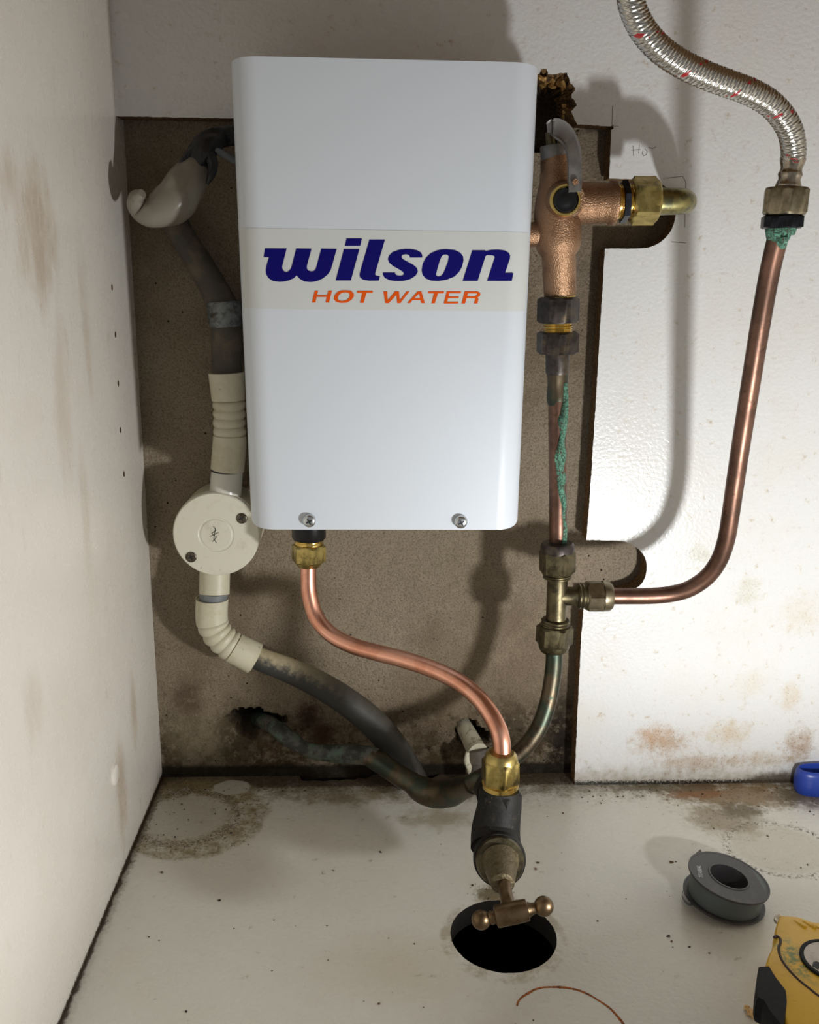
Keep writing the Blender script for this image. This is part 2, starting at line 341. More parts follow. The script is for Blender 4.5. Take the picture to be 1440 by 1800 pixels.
a = M('limescaled_brass', (98, 88, 66), .5, .7); a.mix(a.step(a.noise(200, 5, .7), .5, .62), (84, 72, 50)); a.mix(a.step(a.noise(260, 5, .75, seed=5), .60, .7), (136, 128, 102)); a.bump(a.noise(420, 4, .7), .8, .001); MAT['scaled'] = a.done()
MAT['handle'] = metal('worn_bronze_handle', (120, 100, 76), .38, (100, 82, 60), 130, .1, None, (.5, .7), (86, 68, 48))
# braid -----------------------------------------------------------------------------
a = M('braided_steel', (188, 184, 176), .24, 1)
uvn = a.N('ShaderNodeUVMap'); su = a.N('ShaderNodeSeparateXYZ'); a.L(uvn.outputs[0], su.inputs[0]); U, V = su.outputs[0], su.outputs[1]
dv = a.ma('MULTIPLY', V, 30)
s1 = a.ma('FRACT', a.ma('ADD', U, dv)); s2 = a.ma('FRACT', a.ma('SUBTRACT', U, dv))
red = a.mul(a.step(a.ma('ABSOLUTE', a.ma('SUBTRACT', s1, .5)), .050, .040), a.ma('GREATER_THAN', a.ma('SINE', a.ma('MULTIPLY', V, 1300)), -.2))
red = a.mul(red, a.step(a.ma('FRACT', a.ma('MULTIPLY', U, 4)), .35, .36))
cr = a.step(a.ma('ABSOLUTE', a.ma('SINE', a.ma('MULTIPLY', a.ma('ADD', a.ma('MULTIPLY', U, 12), a.ma('MULTIPLY', V, 390)), math.pi))), .30, .05)
a.mix(a.mul(cr, .7), (58, 54, 48)); a.mix(red, (150, 30, 34)); a.L(a.ma('SUBTRACT', 1, red), a.b.inputs['Metallic']); MAT['braid'] = a.done()
# plastics --------------------------------------------------------------------------
a = M('cream_pvc', (198, 192, 168), .42); a.mix(a.mul(a.step(a.noise(45, 5, .7), .45, .7), .5), (168, 156, 120)); a.mix(a.step(a.noise(230, 5, .75, seed=5), .64, .72), (96, 84, 62)); MAT['cream'] = a.done()
a = M('junction_lid_pvc', (212, 208, 190), .4); a.mix(a.mul(a.step(a.noise(60, 5, .7, seed=2), .5, .7), .4), (176, 168, 140)); a.mix(a.mul(a.step(a.noise(260, 5, .75, seed=5), .66, .72), .9), (104, 92, 74)); MAT['lid'] = a.done()
MAT['whitepvc'] = M('white_pvc_spigot', (204, 202, 190), .25).done()
MAT['greyseal'] = M('grey_sleeve', (112, 116, 118), .45).done()
a = M('dusty_conduit', (50, 49, 46), .6)
nz = a.N('ShaderNodeNewGeometry'); sn = a.N('ShaderNodeSeparateXYZ'); a.L(nz.outputs['Normal'], sn.inputs[0])
dust = a.step(a.ma('ADD', sn.outputs[2], a.ma('MULTIPLY', a.ma('SUBTRACT', a.noise(200, 5, .7), .5), 1.6)), .0, .9)
pq = P(600, 1230, Y=0); a.mix(a.mul(dust, a.ma('ADD', .06, a.mul(a.step(a.axis(0), pq.x+.01, pq.x-.06), .75))), (186, 172, 138)); a.bump(a.noise(500, 4, .7), .3, .0008); MAT['conduit'] = a.done()
a = M('dark_old_conduit', (70, 64, 56), .7); a.mix(a.step(a.noise(60, 5, .7), .45, .65), (94, 82, 66)); MAT['oldconduit'] = a.done()
a = M('milky_plastic', (146, 140, 126), .30); a.mix(a.mul(a.step(a.noise(40, 4, .6), .45, .7), .6), (132, 122, 106)); a.mix(a.mul(a.step(a.noise(100, 4, .6, seed=4), .6, .72), .5), (92, 80, 66)); a.b.inputs['Transmission Weight'].default_value = .25; a.b.inputs['Subsurface Weight'].default_value = .1; MAT['milky'] = a.done()
a = M('black_tape', (20, 20, 24), .4); a.bump(a.noise(120, 3, .6), .6, .002); MAT['tape'] = a.done()
a = M('white_stub', (186, 180, 158), .5); a.mix(a.step(a.noise(120, 5, .7), .55, .66), (120, 110, 88)); MAT['stub'] = a.done()
MAT['spool'] = (lambda a: (a.mix(a.mul(a.step(a.noise(90, 4, .7), .5, .7), .4), (84, 82, 82)), a.done())[-1])(M('charcoal_spool_plastic', (54, 52, 53), .42))
a = M('grey_thread_tape', (84, 92, 92), .5); a.bump(a.noise(1500, 2, .5, stretch=(.05, .05, 1)), .5, .0004); MAT['ptfe'] = a.done()
a = M('yellow_case', (226, 178, 24), .38); a.mix(a.mul(a.step(a.noise(60, 5, .7), .5, .7), .5), (196, 148, 20)); p = P(1395, 1690, Z=.034)
f, _ = a.blob(0, p.x, .012, 1, p.y, .030, .7, .8, 120, 3); a.mix(a.mul(a.mul(f, a.step(a.noise(180, 4, .7, seed=6), .42, .6)), .85), (70, 116, 52)); a.mix(a.mul(a.step(a.noise(300, 4, .8, seed=7), .62, .7), .5), (110, 84, 30)); MAT['yellow'] = a.done()
MAT['groove'] = M('dark_groove', (58, 36, 30), .6).done()
a = M('rubber_grip', (17, 19, 23), .6, spec=.25); a.bump(a.noise(200, 2, .5, stretch=(1, 1, 1)), .2, .001); MAT['rubber'] = a.done()
a = M('scratched_badge', (206, 196, 186), .35); a.mix(a.mul(a.step(a.noise(120, 5, .8), .5, .6), .5), (170, 158, 146)); MAT['badge'] = a.done()
MAT['bluetool'] = M('blue_moulded_plastic', (40, 66, 158), .33).done()
MAT['rust'] = (lambda a: (a.mix(a.step(a.noise(500, 4, .7), .45, .6), (92, 52, 26)), a.done())[-1])(M('rust_deposit', (176, 104, 48), .9))
MAT['crumb'] = (lambda a: (a.mix(a.step(a.noise(60, 2, .5), .45, .55), (120, 96, 66)), a.done())[-1])(M('crumb_debris', (44, 34, 26), .9))
MAT['wood'] = M('wood_splinter', (226, 190, 132), .7).done()
MAT['pencil'] = M('pencil_graphite', (126, 122, 116), .6).done()
MAT['cap'] = M('white_cover_cap', (228, 222, 210), .35).done()

# ================================================================== STRUCTURE
TM = .0218                                        # render surface behind the panel
ZTOP = .72; XR = .80; YF = -.56
def rough_line(p, q, step=.0025, amp=.0002):
    n = max(1, int((q-p).length/step)); out = []
    for i in range(n):
        v = p.lerp(q, i/n)
        if i: v = v+Vector((random.uniform(-amp, amp), 0, random.uniform(-amp, amp)))
        out.append(v)
    return out
def px_line(l, **k):
    pts = [P(a, b, Y=0) for a, b in l]; out = []
    for p, q in zip(pts, pts[1:]): out += rough_line(p, q, **k)
    return out
cz = P(300, 206, Y=0).z
cut = []
cut += rough_line(Vector((0, 0, cz)), P(935, 219, Y=0))
nb0 = len(cut)
brk = [(935, 219), (930, 190), (930, 150), (938, 128), (948, 130), (951, 122), (961, 121), (963, 130), (970, 131), (978, 130), (986, 128), (997, 128), (1000, 136), (1003, 147), (1008, 151), (1011, 155), (1010, 160), (1005, 166),
       (1005, 172), (1010, 176), (1013, 182), (1014, 186), (1008, 192), (1004, 196), (1008, 204), (1012, 213), (1015, 219)]
cut += px_line(brk, step=.0012, amp=.0004); nb1 = len(cut)
cut += px_line([(1015, 219), (1074, 222), (1078, 219), (1079, 226), (1075, 228), (1071, 314)]+[tuple(q) for q in catmull([(1120, 315), (1150, 318), (1172, 330), (1186, 352), (1188, 378), (1180, 405), (1162, 425), (1140, 435), (1115, 437)], 5)]+[(1064, 437), (1056, 560), (1048, 700), (1038, 860), (1031, 949)]+[tuple(q) for q in catmull([(1075, 950), (1098, 952), (1120, 963), (1134, 980), (1137, 1000), (1132, 1020), (1118, 1034), (1090, 1042)], 5)]+[(1028, 1044), (1022, 1120), (1016, 1240), (1010, 1380)])
cut[-1] = Vector((cut[-1].x, 0, .004)); xe = P(1010, 1380, Y=0).x
outer = cut+[Vector((xe, 0, 0)), Vector((XR, 0, 0)), Vector((XR, 0, ZTOP)), Vector((0, 0, ZTOP))]
g = G(); n = len(outer); ext = Vector((0, .0175, 0))
tris = tessellate_polygon([outer]); g.add(outer, [tuple(t) for t in tris], 0)
rows = 7
for i in range(n):                                 # the sawn / broken edge, row by row through the board
    pass
vs = []
for r in range(rows):
    t = r/(rows-1)
    for i, p in enumerate(outer):
        v = p+ext*t
        if nb0+3 < i < nb1-1 and r:
            c = P(960, 175, Y=0); d = (c-p); d.y = 0; d.normalize()
            k = .008*t+.007*noise.noise(v*260+Vector((3, 1, 7)))+.004*noise.noise(v*700)
            v = v+d*max(-.001, k)
        vs.append(v)
fs = [(r*n+i, r*n+(i+1) % n, (r+1)*n+(i+1) % n, (r+1)*n+i) for r in range(rows-1) for i in range(n)]
g.add(vs, fs, 1)
wb = g.build('wall_back', [MAT['panel'], MAT['chip']], smooth=0); tag(wb, 'white melamine rear panel of the cupboard with a rough cut-out', None, 'structure')
# ragged chipboard flakes hanging in the broken hole
g = G()
for i in range(46):
    if i < 30: px = random.uniform(948, 998); py = 134+random.uniform(0, 22)*(1-.4*abs((px-970)/30)); sz = random.uniform(.0016, .0036)
    else: px = random.uniform(990, 1010); py = random.uniform(140, 212); sz = random.uniform(.0014, .003)
    c = P(px, py, Y=random.uniform(.003, .015)); a0 = random.uniform(0, 6.3)
    u = Vector((math.cos(a0), random.uniform(-.6, .6), math.sin(a0))).normalized()*sz; v = u.cross(Vector((random.random(), random.random(), .2))).normalized()*sz*random.uniform(.4, .8); w_ = u.cross(v).normalized()*sz*.3
    vs = [c+u*sx*random.uniform(.7, 1.1)+v*sy*random.uniform(.6, 1.1)+w_*s_ for sx in (-1, 1) for sy in (-1, 1) for s_ in (-1, 1)]
    g.add(vs, [(0, 1, 3, 2), (4, 6, 7, 5), (0, 4, 5, 1), (2, 3, 7, 6), (0, 2, 6, 4), (1, 5, 7, 3)])
tag(g.build('chipboard_flakes', [MAT['flake']], wb, 0), 'torn brown chipboard flakes around the broken hole', None, 'stuff')

# rendered masonry behind, with two knocked-out holes
hA = P(437, 1262, Y=TM); hB = P(820, 1284, Y=TM)
def masonry_y(x, z):
    v = Vector((x*60, z*60, 0)); d = .0007*noise.noise(v)+.0004*noise.noise(v*4)
    for c, rx, rz, dep, tl in ((hA, .016, .0085, .05, (.0, 0)), (P(468, 1270, Y=TM), .017, .0085, .03, 0), (P(500, 1288, Y=TM), .015, .008, .012, 0), (hB, .0085, .0115, .05, 0), (P(838, 1296, Y=TM), .010, .009, .04, 0), (P(446, 1272, Y=TM), .014, .013, .05, 0), (P(958, 185, Y=TM), .027, .030, .05, 0)):
        q = math.hypot((x-c.x)/rx, (z-c.z)/rz)+.28*noise.noise(Vector((x*260, z*260, 5)))
        if q < 1.15: d += dep*max(0, min(1, (1.15-q)/.25))*(1 if dep > 0 else 1)
    return TM+min(d, .05)
NX, NZ = 300, 420; X0m, X1m = -.004, .56; Z0m, Z1m = -.03, .64
vs = []; 
for j in range(NZ+1):
    for i in range(NX+1):
        x = X0m+(X1m-X0m)*i/NX; z_ = Z0m+(Z1m-Z0m)*j/NZ; vs.append((x, masonry_y(x, z_), z_))
fs = [(j*(NX+1)+i, j*(NX+1)+i+1, (j+1)*(NX+1)+i+1, (j+1)*(NX+1)+i) for j in range(NZ) for i in range(NX)]
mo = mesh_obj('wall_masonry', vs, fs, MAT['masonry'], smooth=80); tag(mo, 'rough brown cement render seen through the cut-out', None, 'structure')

# left side, right side, top
def wall_hole(py_px, px_px, ry=.0022, rz=.0024):
    c = P(px_px, py_px, X=0); return [Vector((0, c.y+ry*math.cos(2*math.pi*i/14), c.z+rz*math.sin(2*math.pi*i/14))) for i in range(14)][::-1]
holes = [wall_hole(y, x) for x, y in ((197, 505), (203, 588), (208, 674), (212, 756), (218, 833))]
g = G(); slab(g, [Vector((0, YF, -.01)), Vector((0, TM+.001, -.01)), Vector((0, TM+.001, ZTOP)), Vector((0, YF, ZTOP))], holes, Vector((-.016, 0, 0)))
wl = g.build('wall_left', [MAT['left'], MAT['chip']], smooth=0); tag(wl, 'white melamine side panel with a column of shelf-pin holes', None, 'structure')
g = G(); box(g, -.0165, -.0160, YF, TM, 0, ZTOP); g.build('backing', [MAT['chipdark']], wl, 0)
c = P(202, 1362, X=0); g = G(); lathe(g, c, c+Vector((.0012, 0, 0)), [(0, .0078), (.6, .0076), (1, .0066), (1, .0001)], 28)
g.build('cover_cap', [MAT['cap']], wl); 
g = G(); box(g, XR, XR+.016, YF, TM, 0, ZTOP); tag(g.build('wall_right', [MAT['left']], smooth=0), 'white melamine right side panel outside the frame', None, 'structure')
g = G(); box(g, -.016, XR+.016, YF-.02, TM+.01, ZTOP, ZTOP+.03); tag(g.build('ceiling', [MAT['chip']], smooth=0), 'underside of the bench top above the cupboard', None, 'structure')
# floor with the round pipe hole and chipped rear edge
hc = P(885, 1643, Z=0); HR = (P(977, 1640, Z=0)-P(792, 1640, Z=0)).length/2
hole = [Vector((hc.x+math.cos(2*math.pi*i/90)*HR*(1+random.uniform(-.006, .006)), hc.y+math.sin(2*math.pi*i/90)*HR*1.0*(1+random.uniform(-.006, .006)), 0)) for i in range(90)]
def fz(px, py): q = P(px, py, Z=0); return Vector((q.x, q.y, 0))
back = [Vector((XR, .021, 0)), Vector((fz(772, 1360).x, .021, 0)), fz(768, 1364), fz(760, 1368), fz(742, 1371), fz(722, 1369), fz(712, 1366), Vector((fz(708, 1360).x, .021, 0)), Vector((fz(655, 1360).x, .021, 0)), fz(650, 1366), fz(641, 1369), fz(630, 1368), fz(622, 1371), fz(610, 1370), fz(596, 1372), fz(585, 1371), fz(570, 1373), fz(553, 1372), fz(540, 1373), fz(531, 1372), fz(527, 1366), Vector((fz(527, 1360).x, .021, 0)), Vector((0, .021, 0))]
g = G(); slab(g, [Vector((0, YF, 0)), Vector((XR, YF, 0))]+back, [hole[::-1]], Vector((0, 0, -.016)))
fl = g.build('floor', [MAT['floor'], MAT['chipdark']], smooth=0); tag(fl, 'stained white cupboard base board with a round hole', None, 'structure')
g = G(); box(g, -.016, XR+.016, YF, .03, -.12, -.115); box(g, -.016, XR+.016, YF-.01, YF, -.12, -.016); box(g, -.016, -.010, YF, .03, -.115, -.016); box(g, XR, XR+.016, YF, .03, -.115, -.016); box(g, -.016, XR+.016, .026, .032, -.12, -.03)
tag(g.build('floor_underside', [MAT['void']], smooth=0), 'dark space under the cupboard base', None, 'structure')
# pencil marks on the panel
def ribbon(g, pts, wpx=1.1, y=-.0001, mi=0):
    w3 = [P(a, b, Y=y) for a, b in pts]
    for p, q in zip(w3, w3[1:]):
        d = (q-p); nn = Vector((-d.z, 0, d.x)).normalized()*R(wpx, p)/2; o_ = Vector((0, .00015, 0))
        g.add([p+nn, p-nn, q-nn, q+nn, p+nn+o_, p-nn+o_, q-nn+o_, q+nn+o_], [(0, 1, 2, 3), (4, 7, 6, 5), (0, 4, 5, 1), (2, 6, 7, 3), (1, 5, 6, 2), (3, 7, 4, 0)], mi)
g = G()
for l in ([(1077, 186), (1076, 220)], [(1076, 222), (1088, 222)], [(1113, 256), (1114, 274)], [(1124, 254), (1123, 270)], [(1110, 264), (1126, 263)], [(1131, 264), (1129, 270), (1132, 274), (1137, 272), (1138, 266), (1134, 262)], [(1140, 259), (1147, 261), (1154, 258)], [(1172, 313), (1200, 310), (1206, 320), (1204, 400)], [(1180, 425), (1206, 427)]): ribbon(g, l)
g.build('pencil_mark', [MAT['pencil']], wb, 0)

# ================================================================== WATER HEATER
YT, YB = -.100, -.088                              # the cover leans out a little at the top
def QP(px, py, dy=.014):
    t = (py-110)/(925-110); return P(px, py, Y=YT+(YB-YT)*t+dy)
c00, c10, c01, c11 = QP(405, 110), QP(947, 122), QP(441, 915), QP(911, 920)
zt = QP(680, 104, 0).z; zb = QP(680, 931, 0).z
def hx(s, z):                                      # s -1..1 across, at height z
    t = (c00.z-z)/(c00.z-c01.z); l = c00.x+(c01.x-c00.x)*t; r = c10.x+(c11.x-c10.x)*t
    return (l+r)/2+(r-l)/2*s
def hy(z): t = (c00.z-z)/(c00.z-c01.z); return YT+(YB-YT)*t
RC = .019
def plan(off=0, back=0.0):                         # (s offset metres from side, depth) profile of the wrapped cover
    pr = [('L', 0, 'B')]
    for k in range(13):
        a = math.pi/2*k/12; pr.append(('L', RC-(RC+off)*math.cos(a), RC-(RC+off)*math.sin(a)))
    for k in range(13):
        a = math.pi/2*(1-k/12); pr.append(('R', RC-(RC+off)*math.cos(a), RC-(RC+off)*math.sin(a)))
    pr.append(('R', 0, 'B')); return pr
def cover_pt(e, z, off=0):
    sd, dx, dy = e; x = hx(-1, z)+dx if sd == 'L' else hx(1, z)-dx
    if dy == 'B': return Vector((x, .001, z))
    return Vector((x, hy(z)+dy, z))
pr = plan(); nP = len(pr)
g = G(); rows_ = []
NR = 14
for j in range(NR+1):
    t = j/NR
    for e in pr:
        lift = 0
        if j == 0 and e[2] != 'B': lift = .006*max(0, (e[2]/RC))**1.5
        if j == NR and e[2] != 'B': lift = -.0015*max(0, (e[2]/RC))
        rows_.append(cover_pt(e, zb+(zt-zb)*t+lift))
g.add(rows_, [(j*nP+i, j*nP+i+1, (j+1)*nP+i+1, (j+1)*nP+i) for j in range(NR) for i in range(nP-1)])
g.add([rows_[i] for i in range(nP)], [tuple(range(nP))]); g.add([rows_[NR*nP+i] for i in range(nP)], [tuple(range(nP))[::-1]])
H = thing('water_heater', (hx(0, zb), -.045, zb), 'white box-shaped electric water heater with wilson hot water label hung over the cut-out', 'water heater')
g.build('cover', [MAT['enamel']], H, 30)
# label film wrapped round the front
g = G(); e2 = plan(.00015)[1:-1]; e2 = e2
zl0 = QP(680, 545, 0).z; zl1 = QP(680, 404.5, 0).z; rr_ = []
for z_ in (zl0, (zl0+zl1)/2, zl1):
    for e in e2[4:-4]: rr_.append(cover_pt(e, z_))
k = len(e2)-8
g.add(rr_, [(j*k+i, j*k+i+1, (j+1)*k+i+1, (j+1)*k+i) for j in range(2) for i in range(k-1)])
lab = g.build('label', [MAT['label']], H, 30)
nF = Vector((0, zt-zb, hy(zt)-hy(zb)))             # plane of the front
nF = Vector((0, -(zt-zb), (hy(zt)-hy(zb)))).normalized(); pF = Vector((0, hy(zb), zb))
def onF(px, py, off):
    d = ray(px, py); q = pF+nF*off; return CAM+d*((q-CAM).dot(nF)/d.dot(nF))
def letters(name, polys, mat, off, x0, y0, s, grow=0, parent=None):
    g = G()
    for item in polys:
        cxo, s_, loops = item
        L3 = []
        for l in loops: L3.append([onF(cxo+x/s_, y0+y/s_, off) for x, y in l])
        slab(g, L3[0], L3[1:], nF*-.0001, 0, 0)
    return g.build(name, [mat], parent or H, 0)
sm = lambda l: l
Wl = [(105,255),(470,258),(395,560),(400,600),(425,640),(465,655),(505,640),(540,600),(555,560),(632,258),(890,262),(810,560),(815,600),(840,630),(890,645),(935,635),(960,600),(975,560),(1055,262),(1315,266),(1245,520),(1215,620),(1165,695),(1085,762),(990,805),(930,820),(870,825),(770,815),(690,770),(638,712),(590,760),(500,800),(420,817),(350,822),(240,808),(165,760),(125,690),(118,620),(135,530),(172,405),(82,402)]
Sl = [(580,410),(790,410),(792,370),(770,325),(700,285),(600,268),(510,266),(400,280),(290,320),(230,380),(212,440),(235,500),(300,555),(400,610),(470,655),(482,690),(460,712),(410,718),(360,708),(335,685),(335,663),(128,663),(127,700),(160,755),(230,790),(330,808),(470,806),(590,775),(680,715),(718,650),(705,590),(650,540),(560,490),(470,440),(440,400),(460,365),(520,355),(565,368),(582,392)]
Oo = [(1206,270),(1346,285),(1436,330),(1481,390),(1488,460),(1466,560),(1416,650),(1336,730),(1206,785),(1056,808),(940,800),(850,765),(795,700),(782,620),(800,520),(850,420),(930,340),(1040,290),(1120,274)]
Oi = [(1180,360),(1220,365),(1238,395),(1225,480),(1180,600),(1145,680),(1110,720),(1060,730),(1030,715),(1028,680),(1050,590),(1085,470),(1120,390),(1145,367)]
Nl = [(580,288),(795,288),(810,300),(900,282),(1020,278),(1130,292),(1200,335),(1220,380),(1215,430),(1135,668),(1275,672),(1247,806),(830,806),(950,440),(960,405),(945,382),(900,372),(830,370),(805,385),(670,806),(418,806)]
IL = [(238,268),(498,268),(355,797),(98,797)]; ID = [(283,88),(543,88),(512,212),(253,212)]
LL = [(668,108),(930,108),(765,680),(768,700),(785,716),(845,728),(825,800),(660,802),(560,785),(515,755),(502,715),(505,680),(520,620)]
letters('blue_lettering', [(455, 9.6, [Wl]), (580, 9.6, [ID]), (580, 9.6, [IL]), (580, 9.6, [LL]), (660, 9.6, [Sl]), (660, 9.6, [Oo, Oi[::-1]]), (770, 9.6, [Nl])], MAT['blue'], .0004, 0, 410, 9.6)
f2 = 7.784
HW = [(540, 9.6, [[(130,105),(187,105),(167,180),(338,180),(358,105),(420,105),(370,305),(312,305),(333,212),(160,212),(140,305),(82,305)]]),
      (540, 9.6, [[(640,98),(740,105),(785,150),(790,200),(750,260),(680,305),(580,315),(490,295),(452,250),(460,190),(510,130),(570,103)], [(640,133),(700,143),(722,175),(710,225),(665,265),(590,282),(530,265),(517,225),(540,175),(585,143)][::-1]]),
      (540, 9.6, [[(848,108),(1112,108),(1105,140),(1000,140),(955,312),(893,312),(932,140),(840,140)]]),
      (670, f2, [[(32,95),(82,95),(95,215),(190,95),(245,95),(258,215),(350,95),(390,95),(265,257),(222,257),(210,145),(105,257),(58,257)]]),
      (670, f2, [[(500,95),(552,95),(600,257),(550,257),(540,215),(430,215),(400,257),(357,257)], [(455,190),(535,190),(522,125)]]),
      (670, f2, [[(650,95),(862,95),(857,122),(780,122),(735,260),(690,260),(725,122),(645,122)]]),
      (670, f2, [[(900,95),(1095,95),(1090,122),(935,122),(925,165),(1065,165),(1060,187),(918,187),(905,238),(1060,238),(1052,262),(858,262)]]),
      (670, f2, [[(1145,95),(1320,95),(1358,115),(1358,150),(1320,180),(1335,195),(1318,262),(1272,262),(1290,200),(1275,188),(1170,188),(1150,262),(1103,262)], [(1190,122),(1310,122),(1318,140),(1290,162),(1178,162)][::-1]])]
letters('orange_lettering', HW, MAT['orange'], .0004, 0, 500, 9.6)
def phillips(parent, c, nrm, r, h, mat, rot=.3, name='screw'):
    nrm = nrm.normalized(); g = G(); lathe(g, c, c+nrm*h, [(0, r*.96), (.35, r), (.7, r*.93), (.92, r*.72), (1, r*.45), (1, .00001)], 28)
    s = g.build(name, [mat], parent)
    _, u, v = axis_frame(nrm); g = G()
    for k in range(2):
        a = rot+k*math.pi/2; d = u*math.cos(a)+v*math.sin(a); e = nrm.cross(d); q = c+nrm*h*1.0
        L_, W_ = r*.52, r*.15
        g.add([q+d*L_+e*W_*.5+nrm*.0001, q+d*L_-e*W_*.5+nrm*.0001, q-d*L_-e*W_*.5+nrm*.0001, q-d*L_+e*W_*.5+nrm*.0001, q+e*W_+nrm*.00015, q-e*W_+nrm*.00015, q+d*L_-nrm*.0005, q-d*L_-nrm*.0005], [(0, 4, 3, 2, 5, 1), (0, 1, 6), (2, 3, 7), (0, 6, 7, 3), (1, 2, 7, 6)])
    rc = g.build('cross_recess', [MAT['slot']], s, 0); rc.location = (0, 0, 0)
    return s
for px, py in ((544, 914), (810, 916)):
    c = onF(px, py, 0); phillips(H, c, nF, R(12.0, c), .0045, MAT['screw'], .5)

# ================================================================== PIPES
def comp_nut(T, name, a, b, ap, mat, rot=0): g = G(); nut(g, a, b, ap, rot=rot); return g.build(name, [mat], T, 35)
# --- new copper inlet pipe under the heater
npt = [(543, 975, -.055), (542, 1010, -.056), (544, 1045, -.058), (556, 1085, -.062), (582, 1115, -.070), (620, 1135, -.082), (665, 1148, -.095), (712, 1160, -.108), (762, 1177, -.122), (805, 1198, -.136), (842, 1228, -.150), (868, 1265, -.162), (881, 1300, -.170), (883, 1345, -.175)]
pts = PP(npt); base = pts[-1]
T = thing('copper_pipe', base, 'bright new copper pipe bending from heater underside down to the floor tap', 'pipe')
g = G(); tube(g, pts, .0063, 8, 28); g.build('pipe', [MAT['copper']], T, 60)
A = lambda y, Y=-.055, x=543: P(x, y, Y=Y)
g = G(); q0, q1 = A(905), A(948); lathe(g, q0, q1, [(0, R(30, q0)), (.9, R(30, q0)), (1, R(27, q0))], 40); g.build('black_collar', [MAT['blackplastic']], T)
g = G(); thread(g, A(946), A(962), R(25.5, q0), 3); g.build('thread', [MAT['brassbright']], T)
comp_nut(T, 'compression_nut', A(957), A(987), R(27, q0), MAT['brass'], .35)
g = G(); lathe(g, A(984), A(995), [(0, R(26, q0)), (.5, R(24, q0)), (.7, R(22, q0)), (1, R(20, q0)), (1, .006)]); g.build('nut_shoulder', [MAT['brass']], T)
Bp = lambda y, x=880, Y=-.175: P(x, y, Y=Y)
r0 = Bp(1340)
g = G(); lathe(g, Bp(1322, 882), Bp(1338, 881), [(0, .0066), (0, R(22, r0)), (.35, R(28, r0)), (1, R(30, r0))]); g.build('nut_shoulder', [MAT['brass']], T)
comp_nut(T, 'compression_nut', Bp(1334), Bp(1376), R(30, r0), MAT['brass'], .1)
g = G(); lathe(g, Bp(1372), Bp(1388), [(0, R(28, r0)), (.15, R(32.5, r0)), (.6, R(32.5, r0)), (.75, R(29, r0)), (1, R(29, r0))]); g.build('flange_ring', [MAT['brassbright']], T)

# --- stop tap on the floor
T = thing('stop_tap', P(868, 1510, Y=-.18), 'blackened brass stop tap with a T-shaped handle over the round floor hole', 'tap')
g = G()
tube(g, PP([(880, 1388, -.175), (879, 1402, -.176), (876, 1430, -.178), (872, 1462, -.182), (872, 1490, -.192)]), [R(33, r0), R(37, r0), R(40, r0), R(43, r0), R(44, r0)], 6, 36, wob=.03)
ca = P(876, 1500, Y=-.185); cb = P(879, 1513, Y=-.212)
lathe(g, ca+(ca-cb)*.6, cb, [(0, R(40, cb)), (.3, R(46, cb)), (.85, R(47, cb)), (1, R(45, cb)), (1, R(40, cb))], 44)
g.build('body', [MAT['tapbody']], T, 45)
g = G(); d = (cb-ca).normalized()
comp_nut(T, 'body_hexagon', Bp(1389), Bp(1428, 878, -.177), R(34, r0), MAT['tapbody'], .15)
g = G(); lathe(g, cb-d*.002, cb+d*.004, [(0, R(43, cb)), (.5, R(43, cb)), (1, R(40, cb)), (1, R(27, cb))], 44); g.build('collar', [MAT['dullbrass']], T)
g = G(); q0 = cb+d*.002; q1 = P(884, 1556, Y=-.238); q2 = P(887, 1570, Y=-.243)
lathe(g, q0, q1, [(0, R(34, q0)), (.25, R(30, q0)), (.5, R(26, q0)), (.8, R(23, q1)), (.95, R(21, q1)), (1, R(15, q1)), (1, .002)], 32); g.build('bonnet', [MAT['scaled']], T)
g = G(); q3 = P(897, 1602, Y=-.262); tube(g, [P(887, 1552, Y=-.237), P(890, 1575, Y=-.248), q3], [R(11, q1), R(11.5, q1), R(13.5, q1)], 6, 24); g.build('stem', [MAT['handle']], T)
hL = P(846, 1617, Y=-.262); hR = P(956, 1593, Y=-.262); g = G()
L_ = (hR-hL).length; lathe(g, hL, hR, [(.10, R(8, hL)), (.16, R(12, hL)), (.22, R(11, hL)), (.235, R(18.5, hL)), (.27, R(19.5, hL)), (.60, R(19.5, hL)), (.74, R(18.5, hL)), (.755, R(13, hL)), (.82, R(10, hL)), (.9, R(9, hL))], 32)
sph(g, hL, R(17, hL), nu=24, nv=16); sph(g, hR, R(17.5, hR), nu=24, nv=16); g.build('handle', [MAT['handle']], T)

# --- temperature / pressure valve (bronze)
YV = -.060
V = lambda x, y, Y=YV: P(x, y, Y=Y)
rv = V(985, 370)
T = thing('relief_valve', V(985, 620), 'cast bronze relief valve with grey lever and black front cap right of the heater', 'valve')
g = G()
lathe(g, V(976, 275), V(985, 522), [(0, R(24, rv)), (.04, R(26, rv)), (.10, R(26, rv)), (.12, R(28, rv)), (.17, R(28, rv)), (.19, R(30, rv)), (.28, R(36, rv)), (.40, R(41, rv)), (.58, R(41, rv)), (.64, R(39, rv)), (.685, R(33, rv)), (.70, R(30, rv)), (.985, R(29, rv)), (1, R(26, rv))], 48)
lathe(g, V(985, 357), V(1083, 357), [(0, R(36, rv)), (.55, R(35, rv)), (.86, R(34, rv)), (.90, R(38, rv)), (.98, R(38, rv)), (1, R(33, rv))], 44)
lathe(g, V(985, 412), V(925, 412), [(0, R(24, rv)), (.6, R(20, rv)), (.8, R(21, rv)), (1, R(21, rv))], 36)
cq = P(993, 352, Y=YV-.012); dq = Vector((.0, -1, -.02)).normalized()
lathe(g, cq, cq+dq*.012, [(0, R(34, rv)), (.5, R(31, rv)), (.8, R(29, rv)), (1, R(28, rv)), (1, R(22, rv))], 44)
g.build('body', [MAT['bronze']], T, 50)
